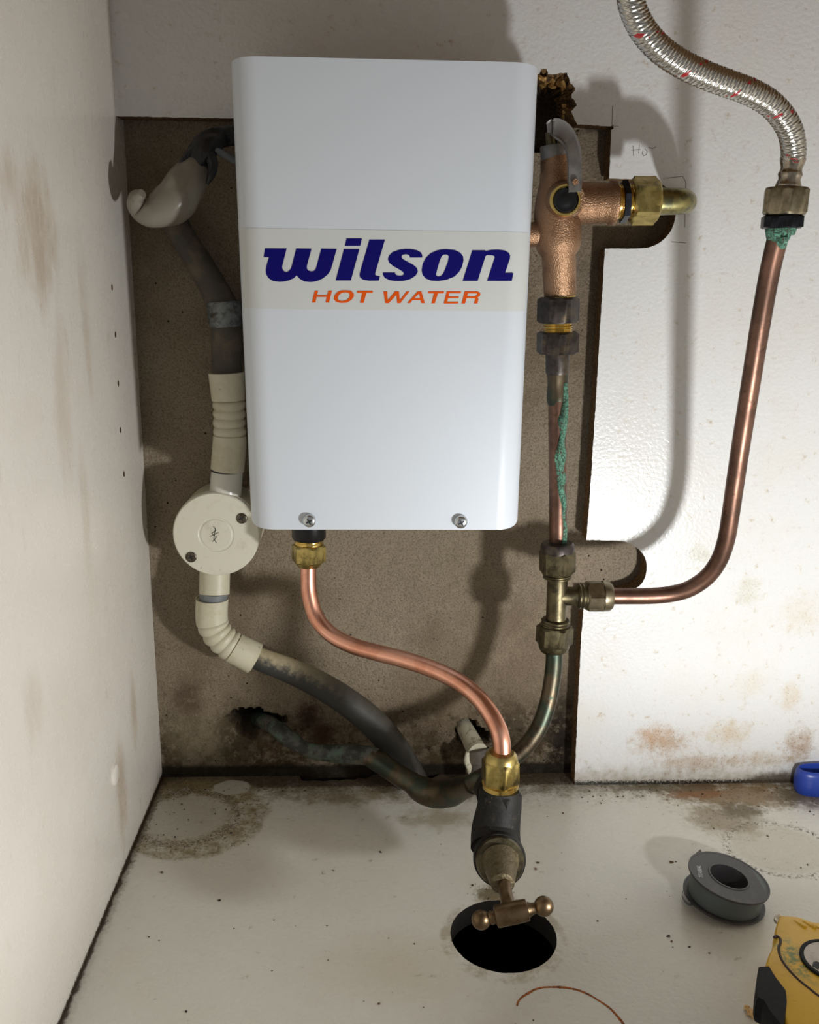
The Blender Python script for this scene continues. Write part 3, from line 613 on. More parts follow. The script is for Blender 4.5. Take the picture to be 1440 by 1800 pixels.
ce = P(993, 352, Y=YV-.026); g = G(); lathe(g, ce, ce+dq*.0035, [(0, R(27.5, ce)), (.7, R(27.5, ce)), (1, R(26, ce)), (1, R(23, ce)), (.5, R(22, ce)), (.5, .0001)], 44); g.build('brass_ring', [MAT['brassbright']], T)
g = G(); lathe(g, ce+dq*.001, ce+dq*.004, [(0, R(22, ce)), (.7, R(21.5, ce)), (1, R(19, ce)), (.9, R(13, ce)), (1.15, R(9, ce)), (1.1, .0001)], 40); g.build('black_cap', [MAT['blackplastic']], T)
g = G(); lathe(g, V(974, 256), V(975, 282), [(0, R(18, rv)), (0, R(23, rv)), (.1, R(24, rv)), (1, R(24, rv))], 36); g.build('grey_cap', [MAT['lever']], T)
g = G(); lathe(g, V(966, 232), V(970, 258), [(0, R(8, rv)), (1, R(9, rv))], 16); lathe(g, V(985, 236, YV), V(982, 258), [(0, R(5, rv)), (1, R(6, rv))], 16); g.build('lever_post', [MAT['dullbrass']], T)
# lever: folded strip
g = G(); lp = [(962, 226, -.075), (975, 224, -.078), (990, 231, -.082), (1002, 246, -.085), (1009, 266, -.088), (1011, 290, -.090), (1011, 318, -.091), (1011, 337, -.092)]
lw = [9, 15, 15, 13, 12, 11.5, 11.5, 11]
c3 = [Vector(q[:3]) for q in catmull([(*P(a, b, Y=c), r) for (a, b, c), r in zip(lp, lw)], 6)]; rws = [q[3] for q in catmull([(*P(a, b, Y=c), r) for (a, b, c), r in zip(lp, lw)], 6)]
vs = []
for i, p in enumerate(c3):
    t = (c3[min(i+1, len(c3)-1)]-c3[max(i-1, 0)]).normalized(); s_ = t.cross(Vector((0, 1, 0))).normalized(); s_ = s_ if s_.x > 0 else -s_; wd = R(rws[i], p); nn = t.cross(s_); nn = nn if nn.y < 0 else -nn
    vs += [p-s_*wd-nn*.004, p-s_*wd+nn*.0012, p-s_*wd*.72+nn*.0002, p+s_*wd*.72+nn*.0002, p+s_*wd+nn*.0012, p+s_*wd-nn*.004, p+s_*wd*.86-nn*.004, p+s_*wd*.8-nn*.0012, p-s_*wd*.8-nn*.0012, p-s_*wd*.86-nn*.004]
k = 10; g.add(vs, [(i*k+j, i*k+(j+1) % k, (i+1)*k+(j+1) % k, (i+1)*k+j) for i in range(len(c3)-1) for j in range(k)]+[tuple(range(k)), tuple((len(c3)-1)*k+j for j in range(k))]); lev = g.build('lever', [MAT['lever']], T, 35)
q = P(1012, 320, Y=-.0935); g = G(); lathe(g, q, q+Vector((0, .0008, 0)), [(0, R(5.5, q)), (1, R(5.5, q))], 20); g.build('lever_hole', [MAT['bronze']], lev)
# right branch: thread, hex ring, union nut, elbow
g = G(); thread(g, V(1082, 355), V(1112, 354), R(30, rv), 5); g.build('thread', [MAT['brassbright']], T)
comp_nut(T, 'lock_ring', V(1091, 355), V(1103, 354.5), R(32, rv), MAT['blacksteel'], .3)
comp_nut(T, 'union_nut', V(1109, 353), V(1155, 353), R(36, rv), MAT['brass'], .52)
el = [(1150, 354, YV), (1175, 354, YV), (1190, 354, YV+.001), (1200, 354, YV+.006), (1204, 355, YV+.014), (1200, 356, -.032), (1198, 356, -.012), (1192, 358, .012)]
g = G(); tube(g, PP(el), [R(24, rv), R(23, rv), R(22.5, rv), R(22, rv), R(21, rv), R(20, rv), R(20, rv), R(20, rv)], 6, 32); sph(g, V(1194, 354, YV+.004), R(22.8, rv)); g.build('elbow', [metal('tarnished_brass', (150, 142, 96), .36, (108, 106, 82), 180)], T, 60)
# bottom: two dark nuts with bright thread between
g = G(); lathe(g, V(985, 518), V(985, 524), [(0, R(27, rv)), (1, R(27, rv))]); g.build('thread', [MAT['brassbright']], T)
comp_nut(T, 'upper_nut', V(982, 522), V(981, 568), R(33, rv), MAT['darknut'], .42)
g = G(); thread(g, V(981, 566), V(981, 586), R(26.5, rv), 4); g.build('thread', [MAT['brassbright']], T)
comp_nut(T, 'lower_nut', V(981, 583), V(980, 622), R(34, rv), MAT['darknut'], .1)
g = G(); lathe(g, V(980, 620), V(980, 658), [(0, R(21.5, rv)), (.9, R(21.5, rv)), (1, R(20, rv)), (1, R(14, rv))]); g.build('sleeve', [MAT['darknut']], T)

# --- riser with verdigris
YR = -.066
T = thing('copper_pipe', V(981, 955, YR), 'vertical old copper pipe streaked with green verdigris below the relief valve', 'pipe')
g = G(); tube(g, [V(980, 640), V(980, 720, -.061), V(980.5, 800, -.063), V(981, 880, -.065), V(981, 970, YR)], .0068, 8, 28); g.build('pipe', [MAT['oldcopper']], T, 60)
g = G(); tube(g, [V(980, 655), V(980, 675), V(979, 700, -.0605), V(979, 712, -.0608)], [.0077, .0074, .0073, .0066], 6, 28, wob=.12); g.build('solder_collar', [MAT['dullpipe']], T, 60)
# green crust: a lumpy run down the front of the pipe
sp = [(993, 672, .9), (992, 700, 1.1), (989, 722, 1.6), (988, 735, 1.9), (987, 755, 1.3), (984, 775, 1.4), (982, 800, 1.6), (983, 825, 1.4), (985, 850, 1.5), (986, 880, 1.2), (987, 905, 1.1), (988, 930, 1.2), (988, 955, 1.3)]
g = G(); cps = []
for x, y, wd in sp:
    c = V(980.5, y, -.060-.006*(y-660)/310); dx = (V(x, y, -.0635).x-c.x); dx = max(-.0066, min(.0066, dx)); cps.append((c.x+dx, c.y-math.sqrt(max(0, .0068**2-dx*dx))+.0003, c.z, wd*.0019))
s = catmull(cps, 8); tube(g, [q[:3] for q in s], [q[3] for q in s], 1, 10, wob=.9); g.build('verdigris', [MAT['verdigris']], T, 70)

# --- tee
T = thing('pipe_tee', V(983, 1050, -.07), 'dull brass compression tee joining three old copper pipes', 'pipe tee')
YT_ = -.070; tq = V(980, 1045, YT_)
g = G(); lathe(g, V(981, 1000, YT_), V(977, 1105, YT_), [(0, R(22, tq)), (.08, R(17.5, tq)), (.3, R(18, tq)), (.7, R(18, tq)), (.88, R(17.5, tq)), (1, R(22, tq))], 36)
lathe(g, V(980, 1048, YT_), V(1030, 1048, YT_), [(0, R(17, tq)), (.6, R(16.5, tq)), (.75, R(20, tq)), (1, R(21, tq))], 36); g.build('body', [MAT['dullbrass']], T, 45)
for a_, b_, r_ in ((V(980, 1004, YT_), V(980, 1016, YT_), 25), (V(977, 1088, YT_), V(976, 1102, YT_), 25), (V(1014, 1048, YT_), V(1032, 1048, YT_), 23)):
    g = G(); thread(g, a_, b_, R(r_, tq), 3); g.build('thread', [MAT['dullbrass']], T)
comp_nut(T, 'compression_nut', V(980, 966, YT_), V(980, 1007, YT_), R(27.5, tq), MAT['dullbrass'], .2)
g = G(); lathe(g, V(980, 954, YT_), V(980, 970, YT_), [(0, .007), (0, R(26, tq)), (.3, R(29, tq)), (1, R(29, tq))]); g.build('nut_rim', [MAT['darknut']], T)
comp_nut(T, 'compression_nut', V(976, 1099, YT_), V(974, 1132, YT_), R(28.5, tq), MAT['dullbrass'], .3)
g = G(); lathe(g, V(974, 1130, YT_), V(974, 1143, YT_), [(0, R(28, tq)), (.6, R(27, tq)), (1, R(24, tq)), (1, .007)]); g.build('nut_rim', [MAT['dullbrass']], T)
comp_nut(T, 'compression_nut', V(1030, 1048, YT_), V(1061, 1048, YT_), R(25, tq), MAT['nickel'], .2)
g = G(); lathe(g, V(1059, 1048, YT_), V(1075, 1048, YT_), [(0, R(27, tq)), (.7, R(26.5, tq)), (1, R(23, tq)), (1, .006)]); g.build('nut_rim', [MAT['nickel']], T)

# --- old copper branch rising on the right
T = thing('copper_pipe', V(1075, 1048, -.07), 'old brown copper pipe sweeping right from the tee and up to the braided hose', 'pipe')
bp = [(1064, 1048, -.070), (1100, 1048, -.070), (1145, 1047.5, -.071), (1180, 1044, -.073), (1212, 1035, -.077), (1242, 1015, -.082), (1263, 987, -.088), (1276, 952, -.094), (1283, 915, -.099), (1291, 860, -.105), (1303, 780, -.114), (1319, 680, -.125), (1336, 575, -.137), (1353, 480, -.147), (1368, 415, -.155), (1371, 395, -.157)]
g = G(); tube(g, PP(bp), .0064, 8, 28); g.build('pipe', [MAT['oldcopper']], T, 60)
g = G(); d = Vector((0, 1, 0)); tube(g, PP([(1371, 402, -.157), (1370, 410, -.156), (1369, 420, -.155)]), [.0079, .0078, .0069], 4, 28, wob=.15); g.build('verdigris', [MAT['verdigris']], T, 70)
# crust running down one side
g = G(); tube(g, PP([(1376, 418, -.162), (1376, 428, -.162), (1378, 436, -.160)]), [.0036, .003, .0012], 6, 12, wob=.8); g.build('verdigris', [MAT['verdigris']], T, 70)

# --- braided hose
T = thing('braided_hose', P(1376, 385, Y=-.158), 'braided steel flexible hose with red flecks curving from top edge to the right pipe', 'hose')
YH = -.158; K = lambda x, y: P(x, y, Y=YH); kq = K(1380, 355)
g = G(); lathe(g, K(1373, 400), K(1371, 411), [(0, R(27, kq)), (1, R(25, kq)), (1, .006)]); g.build('spigot', [MAT['verdigris']], T)
comp_nut(T, 'black_nut', K(1374, 402), K(1376, 379), R(33, kq), MAT['blacksteel'], .25)
g = G(); thread(g, K(1377, 381), K(1378, 374), R(30, kq), 2); g.build('thread', [MAT['dullbrass']], T)
comp_nut(T, 'swivel_nut', K(1378.5, 378), K(1384, 330), R(36, kq), MAT['nickel'], .35)
fa, fb = K(1385, 332), K(1394.5, 278)
g = G(); lathe(g, fa, fb, [(0, .006), (0, R(20, kq)), (.06, R(22, kq)), (.14, R(21.5, kq)), (.30, R(18.5, kq)), (.40, R(19.5, kq)), (.47, R(21, kq)), (.55, R(19, kq)), (.66, R(18, kq)), (.8, R(20, kq)), (.9, R(21, kq)), (1, R(22, kq)), (1, R(18, kq))], 40); g.build('ferrule', [MAT['steel']], T, 50)
hp = [(1394, 281, -.158), (1395, 262, -.160), (1390, 232, -.164), (1374, 203, -.168), (1350, 179, -.172), (1318, 161, -.176), (1280, 147, -.180), (1238, 131, -.184), (1196, 111, -.188), (1158, 84, -.192), (1128, 48, -.196), (1110, 5, -.200), (1104, -45, -.204), (1106, -110, -.208), (1112, -200, -.212), (1122, -310, -.215), (1132, -400, -.216)]
BR = .0073
def braid(r, a, L):
    u = a/(2*math.pi)*12; v = L*390
    return r*(1+.030*math.cos(2*math.pi*(u+v)/1)*math.cos(2*math.pi*(u-v)*.5)+.016*math.cos(2*math.pi*v*1.0))
g = G(); tube(g, PP(hp), BR, 44, 48, rfun=braid); g.build('hose', [MAT['braid']], T, 80)

# --- lower pipe from tee into the tap
T = thing('copper_pipe', P(845, 1372, Y=-.12), 'dull dark copper pipe curving from the tee down behind the tap', 'pipe')
lp_ = [(974, 1135, -.070), (974, 1165, -.071), (970, 1200, -.073), (962, 1240, -.077), (948, 1278, -.083), (928, 1308, -.090), (905, 1330, -.098), (875, 1350, -.107), (848, 1366, -.114), (826, 1378, -.112)]
g = G(); tube(g, PP(lp_), .0067, 8, 28); g.build('pipe', [MAT['dullpipe']], T, 60)
g = G(); tube(g, PP([(858, 1385, -.118), (866, 1392, -.140), (872, 1400, -.17)]), [.011, .012, .014], 6, 24, wob=.1); g.build('inlet_boss', [MAT['tapbody']], T, 60)
# --- grimy pipe from the wall hole
T = thing('old_pipe', P(780, 1418, Y=-.06), 'grimy grey-green pipe coming out of the knocked-out wall hole to the tap', 'pipe')
gp = [(448, 1262, .060), (466, 1268, .032), (486, 1280, .008), (510, 1300, -.006), (540, 1317, -.012), (575, 1324, -.016), (612, 1325, -.020), (645, 1328, -.024), (662, 1333, -.027)]
g = G(); tube(g, PP(gp), [R(14, V(500, 1300, 0))]*3+[R(14.5, V(500, 1300, 0)), R(13, V(500, 1300, 0)), R(14.5, V(500, 1300, 0)), R(16.5, V(500, 1300, 0)), R(16, V(500, 1300, 0)), R(16, V(500, 1300, 0))], 8, 28, wob=.12); g.build('pipe', [MAT['grimy']], T, 60)
gp2 = [(652, 1331, -.026), (672, 1343, -.031), (700, 1362, -.038), (728, 1378, -.046)]
g = G(); tube(g, PP(gp2), [R(17.5, V(700, 1362, -.04)), R(19, V(700, 1362, -.04)), R(18.5, V(700, 1362, -.04)), R(19, V(700, 1362, -.04))], 8, 28, wob=.08); g.build('sleeve', [MAT['dullpipe']], T, 60)
gp3 = [(722, 1375, -.045), (740, 1387, -.050), (762, 1395, -.057), (788, 1394, -.067), (812, 1386, -.082), (832, 1378, -.100)]
q = V(775, 1392, -.06); g = G(); tube(g, PP(gp3), [R(19, q), R(23.5, q), R(24.5, q), R(24, q), R(20.5, q), R(17, q)], 8, 28, wob=.06); g.build('elbow', [MAT['dullpipe']], T, 60)

# --- grey conduit and cream fittings, junction box
YJ = -.006
T = thing('conduit', P(740, 1366, Y=.0), 'dusty dark grey conduit arching from cream coupling down into the floor gap', 'conduit')
cp = [(430, 1148, -.010), (460, 1160, -.010), (505, 1177, -.010), (555, 1200, -.010), (605, 1230, -.009), (650, 1265, -.008), (685, 1303, -.004), (712, 1345, .001), (735, 1395, .004), (748, 1450, .006)]
q = V(500, 1175, -.01); g = G(); tube(g, PP(cp), [R(v_, q) for v_ in (19, 20, 22, 23.5, 24.5, 25.5, 26, 26.5, 27, 27)], 8, 32, wob=.02); g.build('pipe', [MAT['conduit']], T, 60)

def ribs(r, a, L): return r
def rib_tube(g, pts, rad, n, L0, L1, pitch, amp, seg=36):
    f = lambda r, a, L: r*(1+amp*(abs(math.sin(math.pi*(L-L0)/pitch))**.7-1)) if L0 < L < L1 else r
    tube(g, pts, rad, n, seg, rfun=f)
T = thing('flexible_coupling', P(378, 1100, Y=-.01), 'cream ribbed plastic coupling bending below the round junction box', 'coupling')
q = V(380, 1080, -.012)
mp_ = PP([(373, 1054, -.012), (372, 1075, -.012), (373, 1092, -.012), (379, 1108, -.012), (390, 1122, -.012), (406, 1135, -.012), (424, 1145, -.012), (448, 1157, -.011)])
l1 = sum((mp_[i+1]-mp_[i]).length for i in range(2)); l2 = sum((mp_[i+1]-mp_[i]).length for i in range(5))
g = G(); rib_tube(g, mp_, [R(28, q)]*3+[R(27.5, q)]*3+[R(28, q), R(29, q)], 24, l1+.001, l2+.003, (l2+.002-l1)/4, .13); g.build('ribbed_body', [MAT['cream']], T, 60)
g = G(); c_ = V(373, 1055, -.012); lathe(g, V(373, 1060, -.012), V(373, 1051, -.012), [(0, R(27, q)), (1, R(29, q)), (1, R(26.5, q)), (.3, R(25.5, q)), (.3, .001)], 40); g.build('socket_rim', [MAT['cream']], T)
g = G(); lathe(g, V(376, 1040, -.012), V(375, 1056, -.012), [(0, R(24.5, q)), (1, R(24.5, q))], 36); g.build('grey_sleeve', [MAT['greyseal']], T)

JB = P(380, 940, Y=-.022); JR = R(76, JB)
T = thing('junction_box', P(383, 1010, Y=.0), 'round cream electrical junction box with two screws on the wall left of heater', 'junction box')
g = G(); lathe(g, Vector((JB.x, .021, JB.z)), Vector((JB.x, -.014, JB.z)), [(0, JR*.99), (1, JR*.99), (1, JR*.8)], 64)
lathe(g, P(378, 990, Y=-.006), P(377, 1044, Y=-.012), [(0, R(26.5, q)), (1, R(26, q)), (1, .001)], 36); g.build('base', [MAT['cream']], T)
g = G(); lathe(g, Vector((JB.x, -.012, JB.z)), Vector((JB.x, -.022, JB.z)), [(0, JR*1.0), (.25, JR*1.0), (.3, JR*.985), (.45, JR*.985), (.5, JR*1.0), (.9, JR*.995), (1, JR*.97), (1.0, JR*.42), (.955, JR*.40), (.955, JR*.37), (1, JR*.35), (1, .0001)], 72); g.build('lid', [MAT['lid']], T, 30)
for px, py in ((425, 911), (336, 979)):
    c = P(px, py, Y=-.0218); phillips(T, c, Vector((0, -1, 0)), R(9.8, c), .0012, MAT['oldscrew'], .4)
g = G()
for l in ([(375, 925), (380, 932), (372, 938), (381, 944), (374, 952)], [(379, 928), (376, 947), (381, 955)], [(370, 943), (384, 936)]): ribbon(g, l, .8, -.0223)
g.build('ink_scribble', [MAT['slot']], T, 0)
# upper coupling
T = thing('flexible_coupling', P(400, 830, Y=-.01), 'cream ribbed plastic coupling standing above the junction box beside heater edge', 'coupling')
q = V(400, 740, -.008)
up = [(398, 655, -.008), (400, 680, -.008), (402, 704, -.008), (403, 720, -.008), (403, 740, -.008), (404, 766, -.008), (403, 790, -.008), (400, 826, -.008)]
mp_ = PP(up); l1 = sum((mp_[i+1]-mp_[i]).length for i in range(2)); l2 = sum((mp_[i+1]-mp_[i]).length for i in range(5))
g = G(); rib_tube(g, mp_, [R(31, q), R(30, q), R(29, q), R(28.5, q), R(28.5, q), R(29, q), R(30, q), R(29.5, q)], 24, l1, l2, (l2-l1)/4, .14); g.build('ribbed_body', [MAT['cream']], T, 60)
g = G(); lathe(g, V(400, 824, -.008), V(396, 868, -.008), [(0, R(26, q)), (.05, R(28, q)), (1, R(28.5, q))], 36); g.build('spigot', [MAT['whitepvc']], T)
g = G(); lathe(g, V(400, 824.5, -.008), V(400, 828, -.008), [(0, R(29, q)), (1, R(28.7, q))], 36); g.build('black_seal', [MAT['slot']], T)
# upper conduit
T = thing('conduit', P(398, 640, Y=.0), 'dark grimy conduit running up the wall behind the heater left edge', 'conduit')
g = G(); tube(g, PP([(399, 670, -.004), (399, 620, -.004), (397, 580, -.003), (392, 545, -.002), (378, 510, 0), (355, 470, .002), (330, 430, .003), (312, 400, .004), (300, 370, .004)]), [R(v_, q) for v_ in (27, 27, 27, 27, 25, 23, 22, 22, 22)], 8, 28, wob=.04); g.build('pipe', [MAT['oldconduit']], T, 60)
g = G(); lathe(g, V(394, 530, -.003), V(399, 574, -.003), [(0, R(30, q)), (.1, R(31, q)), (.9, R(30, q)), (1, R(29, q))], 32); g.build('saddle_band', [MAT['galv']], T)
# milky sleeve + tape
T = thing('plastic_sleeve', P(290, 395, Y=-.03), 'milky translucent plastic sleeve sagging against the left wall', 'sleeve')
ml = [(352, 272, -.022), (347, 288, -.024), (336, 306, -.027), (324, 328, -.030), (308, 352, -.032), (286, 367, -.033), (262, 372, -.034), (243, 362, -.036), (240, 348, -.042), (250, 340, -.046)]
q = V(320, 330, -.03); g = G(); tube(g, PP(ml), [R(v_, q) for v_ in (14, 24, 31, 35, 36, 32, 27, 19, 14, 8)], 8, 32, wob=.12); g.build('sleeve', [MAT['milky']], T, 70)
T = thing('taped_cable', P(400, 250, Y=-.01), 'black taped cable bundle entering behind the heater top left corner', 'cable')
g = G(); tube(g, PP([(342, 292, -.024), (352, 275, -.024), (362, 256, -.020), (378, 245, -.014), (395, 240, -.008), (430, 238, -.004)]), [R(v_, q) for v_ in (28, 27, 25, 21, 17, 16)], 8, 24, wob=.35); g.build('tape_wrap', [MAT['tape']], T, 50)
g = G(); tube(g, PP([(368, 270, -.03), (374, 290, -.032), (371, 308, -.034), (364, 324, -.034)]), [.004, .0035, .0028, .001], 6, 12, wob=.4); tube(g, PP([(350, 262, -.028), (334, 270, -.031), (322, 282, -.034), (313, 294, -.034)]), [.004, .003, .002, .0008], 6, 12, wob=.4); g.build('tape_tail', [MAT['tape']], T, 50)
g = G(); tube(g, PP([(376, 262, -.024), (392, 270, -.02), (412, 282, -.012)]), [.0026, .0026, .0026], 6, 14); g.build('grey_core', [MAT['greyseal']], T, 50)
# small white stub pipe
T = thing('waste_stub', P(830, 1350, Y=-.02), 'short dirty white pipe stub poking out of small wall hole behind the tap', 'pipe')
q = V(830, 1300, 0); g = G(); tube(g, PP([(806, 1262, .045), (820, 1285, .024), (834, 1312, .004), (840, 1322, -.004)]), [R(15, q), R(15.5, q), R(17, q), R(18, q)], 8, 24); g.build('pipe', [MAT['stub']], T, 60)
g = G(); tube(g, PP([(838, 1318, -.002), (842, 1342, -.006), (838, 1362, -.010), (836, 1385, -.008)]), [R(22, q), R(24, q), R(19, q), R(15, q)], 8, 24, wob=.12); g.build('lagging', [MAT['oldconduit']], T, 60)
g = G(); tube(g, PP([(822, 1322, -.012), (821, 1338, -.013), (826, 1352, -.013), (828, 1372, -.012)]), [.0016, .0030, .0030, .0018], 6, 12, wob=.3); g.build('broken_sliver', [MAT['stub']], T, 50)

# ================================================================== LOOSE THINGS
# thread seal tape spool
sb = P(1271, 1589, Z=.0); sb = Vector((sb.x, sb.y, 0)); SR = .0292
def spool():
    T = thing('tape_spool', sb, 'grey thread seal tape spool with charcoal flanges lying on the cupboard base', 'tape spool')
    ax = Vector((.11, -.02, 1)).normalized(); c0 = sb+Vector((0, 0, .0050)); _, u, v = axis_frame(ax)
    h = .0170
    for k, nm in ((0, 'lower_flange'), (1, 'upper_flange')):
        g = G(); p = c0+ax*(h*k); t_ = .0016; ax0 = ax; ax = Vector((.17, -.02, 1)).normalized() if k else ax0
        prof = [(0, .0135), (0, SR), (.5, SR*1.004), (1, SR), (1, SR*.955), (.85, SR*.95), (.85, .0150), (1.15, .0148), (1.15, .0136), (0, .0135)]
        lathe(g, p, p+ax*t_, prof, 72, caps=False); fl_ = g.build(nm, [MAT['spool']], T, 35); axu = ax; ax = ax0
    g = G(); lathe(g, c0+ax*.001, c0+ax*h, [(0, .0136), (1, .0136)], 48, caps=False); lathe(g, c0+ax*.001, c0+ax*h, [(0, .0148), (1, .0148)], 48, caps=False); g.build('core_tube', [MAT['spool']], T)
    g = G(); lathe(g, c0+ax*.0016, c0+ax*h, [(0, .0152), (0, SR*.90), (1, SR*.90), (1, .0152)], 64, caps=False); g.build('wound_tape', [MAT['ptfe']], T)
    # loose end
    g = G(); pl = [(1222, 1590), (1212, 1592), (1204, 1586), (1199, 1576), (1202, 1566), (1208, 1560)]
    s = catmull([P(a, b, Z=.004+.004*math.sin(i)) for i, (a, b) in enumerate(pl)], 8); vs = []
    for p in s: p = Vector(p); vs += [p, p+Vector((0, 0, .0018)), p+Vector((.0002, .0002, .0018)), p+Vector((.0002, .0002, 0))]
    g.add(vs, [(i*4+j, i*4+(j+1) % 4, i*4+4+(j+1) % 4, i*4+4+j) for i in range(len(s)-1) for j in range(4)]); g.build('loose_tape_end', [MAT['ptfe']], T, 50)
    # printing on the upper flange
    top = c0+ax*h+axu*(.0016*.85); ax = axu; _, u, v = axis_frame(ax)
    tc = bpy.data.curves.new('t', 'FONT'); tc.body = 'TITASEAL'; tc.size = .0052; tc.align_x = 'CENTER'; tc.align_y = 'CENTER'; tc.offset = .00012; tc.extrude = .00006
    to = bpy.data.objects.new('t', tc); COL.objects.link(to); bpy.context.view_layer.update()
    me = to.evaluated_get(bpy.context.evaluated_depsgraph_get()).to_mesh(); vv = [v_.co.copy() for v_ in me.vertices]; ff = [tuple(p_.vertices) for p_ in me.polygons]; COL.objects.unlink(to); bpy.data.objects.remove(to)
    ctr = P(1228.5, 1540, Z=top.z); e1 = (P(1225, 1526, Z=top.z)-P(1230, 1549, Z=top.z)).normalized(); e2 = Vector((0, 0, 1)).cross(e1)
    wdt = max(v_.x for v_ in vv)-min(v_.x for v_ in vv); k = (P(1225, 1527, Z=top.z)-P(1230, 1549, Z=top.z)).length/wdt
    base_ = ctr
    pts_ = []
    for v_ in vv:
        p = ctr+e1*(v_.x*k)+e2*(v_.y*k*1.25); hgt = top+u*(p-top).dot(u)+v*(p-top).dot(v); p = hgt+ax*(.0002+v_.z); pts_.append(p)
    mesh_obj('printing', pts_, ff, M('pale_print', (176, 176, 176), .5).done(), T, 0)
spool()
g = G(); tube(g, [P(1226, 1511, Z=.0025), P(1229, 1502, Z=.004), P(1231, 1494, Z=.002)], [.002, .0022, .0006], 6, 8, wob=.8); tag(g.build('tape_scrap', [MAT['spool']], smooth=0), 'tiny torn grey scrap standing behind the tape spool', 'scrap')

# tape measure -----------------------------------------------------------------------
ZM = .036
def outl(l, Z, n=6):
    w3 = [P(a, b, Z=Z) for a, b in l]; s = catmull([tuple(p) for p in w3+[w3[0]]], n)[:-1]; return [Vector((p[0], p[1], Z)) for p in s]
ol = [(1369, 1603), (1402, 1606), (1428, 1615), (1452, 1618), (1500, 1634), (1570, 1668), (1610, 1740), (1600, 1840), (1520, 1900), (1450, 1880), (1390, 1822), (1356, 1745), (1345, 1700), (1350, 1672), (1360, 1652), (1362, 1628)]
TMs = thing('tape_measure', Vector(P(1470, 1740, Z=0)), 'yellow tape measure with black rubber grip and green paint smears on the cupboard base', 'tape measure')
top = outl(ol, ZM); cen = sum(top, Vector())/len(top); nT = len(top)
lay = [(0, .90), (.003, .94), (.012, .985), (.024, 1.0), (.031, .985), (.035, .95), (.036, .90)]
vs = []
for z_, k in lay: vs += [Vector((cen.x+(p.x-cen.x)*k, cen.y+(p.y-cen.y)*k, z_)) for p in top]
fs = [(i*nT+j, i*nT+(j+1) % nT, (i+1)*nT+(j+1) % nT, (i+1)*nT+j) for i in range(len(lay)-1) for j in range(nT)]+[tuple(range(nT))[::-1], tuple((len(lay)-1)*nT+j for j in range(nT))]
g = G(); g.add(vs, fs); g.build('case', [MAT['yellow']], TMs, 50)
gr = [(1361, 1648), (1365, 1646), (1371, 1650), (1372, 1658), (1369, 1668), (1373, 1685), (1385, 1703), (1404, 1723), (1425, 1740), (1442, 1753), (1480, 1775), (1530, 1790)]
g = G(); tube(g, [P(a, b, Z=ZM-.0003) for a, b in gr], R(2.7, P(1400, 1700, Z=ZM)), 6, 12); g.build('groove_line', [MAT['groove']], TMs, 60)
g = G()
for pa, pb in (((1395, 1618), (1416, 1631)), ((1411, 1620), (1434, 1632)), ((1428, 1626), (1452, 1638))): tube(g, [P(*pa, Z=ZM-.0006), P(*pb, Z=ZM-.0002)], [.0008, .0013], 2, 12); sph(g, P(*pb, Z=ZM-.0008), .0018, .0018, .0012)
g.build('thumb_ridge', [MAT['yellow']], TMs, 60)
dc = P(1462, 1690, Z=ZM); DR = (P(1462, 1690, Z=ZM)-P(1405, 1676, Z=ZM)).length
g = G(); lathe(g, dc-Vector((0, 0, .001)), dc+Vector((0, 0, .0016)), [(0, DR), (.8, DR), (1, DR*.97), (1, DR*.88), (.7, DR*.87), (.7, .001)], 64); g.build('badge_ring', [MAT['rubber']], TMs)
g = G(); lathe(g, dc, dc+Vector((0, 0, .0012)), [(0, DR*.86), (1, DR*.86), (1, .0001)], 48); g.build('badge', [MAT['badge']], TMs)
g = G(); slab(g, [P(a, b, Z=ZM+.0013) for a, b in [(1430, 1691), (1436, 1690), (1442, 1693), (1448, 1692), (1452, 1700), (1446, 1704), (1442, 1702), (1437, 1704), (1433, 1700), (1428, 1699)]], [], Vector((0, 0, .0002)), 0, 0); g.build('badge_print', [MAT['slot']], TMs, 0)
# rubber grip on the outer edge
gl = [(1333, 1700), (1350, 1699), (1364, 1722), (1384, 1748), (1386, 1770), (1383, 1800), (1378, 1822), (1352, 1790), (1340, 1768), (1328, 1762), (1326, 1752)]
vs = [P(a, b, Z=.033) for a, b in gl]; cg = sum(vs, Vector())/len(vs); n_ = len(vs)
vv = []
for z_, k in ((.019, .86), (.021, .96), (.030, 1.0), (.0335, .97), (.0365, .86)): vv += [Vector((cg.x+(p.x-cg.x)*k, cg.y+(p.y-cg.y)*k, z_)) for p in vs]
g = G(); g.add(vv, [(i*n_+j, i*n_+(j+1) % n_, (i+1)*n_+(j+1) % n_, (i+1)*n_+j) for i in range(4) for j in range(n_)]+[tuple(range(n_))[::-1], tuple(4*n_+j for j in range(n_))]); g.build('rubber_grip', [MAT['rubber']], TMs, 30)
g = G()
for k in range(0): tube(g, [P(1343+k*9, 1712+k*10, Z=.0366), P(1341+k*9, 1750+k*10, Z=.0366), P(1344+k*9, 1772+k*9, Z=.0366)], .0006, 3, 8)

g = G(); q = P(1361, 1617, Z=.02); tube(g, [P(1370, 1609, Z=.03), P(1365, 1613, Z=.03), P(1364, 1619, Z=.03), P(1370, 1624, Z=.03)], .0012, 4, 10); g.build('tape_hook', [MAT['steel']], TMs)

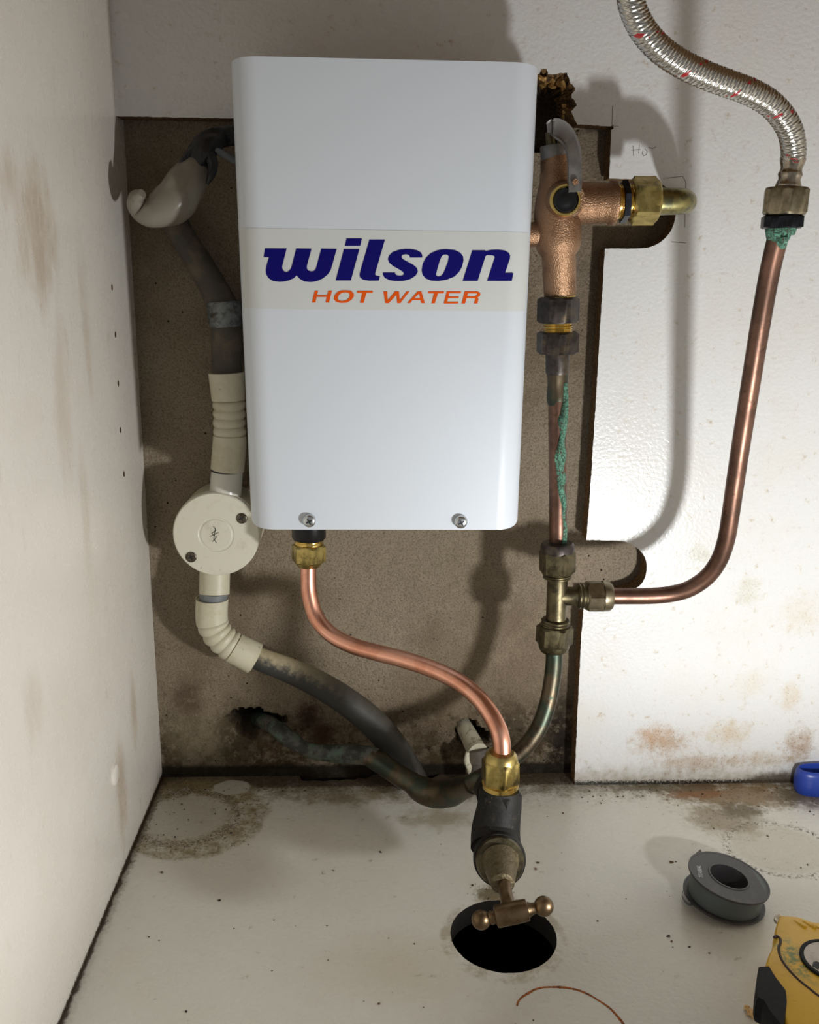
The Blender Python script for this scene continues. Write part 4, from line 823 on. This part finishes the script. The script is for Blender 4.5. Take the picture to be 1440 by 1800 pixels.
# blue handle ---------------------------------------------------------------------------
bc = P(1455, 1379, Y=-.013); bx, by = bc.x, -.0145
A_, B_ = (P(1455, 1370, Y=-.014)-P(1395.5, 1370, Y=-.014)).length, .0130
prof = [(0, .86), (.003, .95), (.008, 1.0), (.014, 1.0), (.019, .95), (.022, .86), (.0228, .78)]; inn = [(.0228, .74), (.0215, .71), (.018, .70), (.004, .70)]
vs = []; NB = 64
def sup(a, A, B, e=.75): c, s = math.cos(a), math.sin(a); return (A*math.copysign(abs(c)**e, c), B*math.copysign(abs(s)**e, s))
full = prof+inn
for z_, k in full:
    for i in range(NB):
        x_, y_ = sup(2*math.pi*i/NB, A_-(1-k)*B_*1.0, B_*k if k > .75 else B_*(k-.04)); vs.append(Vector((bx+x_, by+y_, z_)))
nl = len(full); g = G(); g.add(vs, [(i*NB+j, i*NB+(j+1) % NB, ((i+1) % nl)*NB+(j+1) % NB, ((i+1) % nl)*NB+j) for i in range(nl) for j in range(NB)])
bo = thing('tool_handle', (bx, by, 0), 'blue moulded loop handle lying against the rear panel at right edge', 'tool handle')
g.build('loop', [MAT['bluetool']], bo, 45)
g = G(); box(g, bx+A_-.004, bx+A_+.06, by-.006, by+.006, .004, .016); g.build('shank', [MAT['blacksteel']], bo, 0)

# rust curl, splinter, crumbs --------------------------------------------------------------
rc = [(909, 1768), (913, 1758), (922, 1750), (938, 1740), (955, 1736), (975, 1735), (995, 1736), (1015, 1740), (1035, 1748), (1055, 1760), (1072, 1772), (1085, 1785), (1096, 1800), (1104, 1820)]
g = G(); s = catmull([tuple(P(a, b, Z=.0001)) for a, b in rc], 10)
tube(g, s, [.0007+.0005*abs(noise.noise(Vector((i*.23, 2, 1)))) for i in range(len(s))], 1, 8, wob=.8)
for v_ in g.v: v_.z = max(.0, v_.z*.5)
tag(g.build('rusty_wire', [MAT['rust']], smooth=60), 'thin curl of rusty residue in front of the round hole', 'wire')
g = G(); q = P(1320, 1780, Z=.0015); sph(g, q, .0022, .0030, .0016, 10, 6, wob=1.2); sph(g, q+Vector((-.001, .004, 0)), .0016, .0018, .0012, 10, 6, wob=1.2); tag(g.build('wood_splinter', [MAT['wood']], smooth=0), 'pale wood splinter beside the tape measure grip', 'splinter')
g = G()
def crumb(p, s): sph(g, p, s*random.uniform(.6, 1.3), s*random.uniform(.6, 1.3), s*.5, 6, 4, wob=.8)
for i in range(260):
    a_ = random.random()
    if a_ < .35: px, py = random.uniform(290, 900), random.uniform(1368, 1392)
    elif a_ < .6: px, py = random.uniform(1020, 1440), 1382+abs(random.gauss(0, 16))
    elif a_ < .75: px, py = random.uniform(250, 440), random.uniform(1380, 1500)
    elif a_ < .85: px, py = random.uniform(1220, 1440), random.uniform(1400, 1560)
    elif a_ < .92: px, py = random.gauss(868, 22), random.gauss(1572, 10)
    else: px, py = random.uniform(200, 1300), random.uniform(1420, 1790)
    p = P(px, py, Z=0)
    if (p-hc).length < HR+.002 or p.y > .0: continue
    crumb(Vector((p.x, p.y, .0002)), random.uniform(.0003, .0010))
for x, y, s in ((669, 1498, .0012), (1180, 1516, .0016), (1188, 1515, .0008), (284, 1534, .0012), (386, 1583, .0011), (946, 1517, .0013), (942, 1528, .0014), (1175, 1646, .0012), (1181, 1655, .0008), (1212, 1665, .0009), (1247, 1676, .0009), (831, 1557, .0013), (990, 1430, .0011)):
    p = P(x, y, Z=0); crumb(Vector((p.x, p.y, .0003)), s)
tag(g.build('floor_crumbs', [MAT['crumb']], smooth=0), 'dark crumbs and grit scattered over the cupboard base', 'debris', 'stuff')

# ================================================================== added unseen lamp column, its disc blocks bulb light from the base board
T = thing('added_lamp_shield', (LX, LY, 0), 'added unseen lamp column with a disc that blocks light from the cupboard base', 'lamp')
g = G(); lathe(g, Vector((LX, LY, 0)), Vector((LX, LY, LZ-.014)), [(0, .035), (.06, .035), (.08, .016), (.85, .016), (.93, .049), (1, .0509), (1, .004)], 48); g.build('light_shield', [MAT['blackplastic']], T)
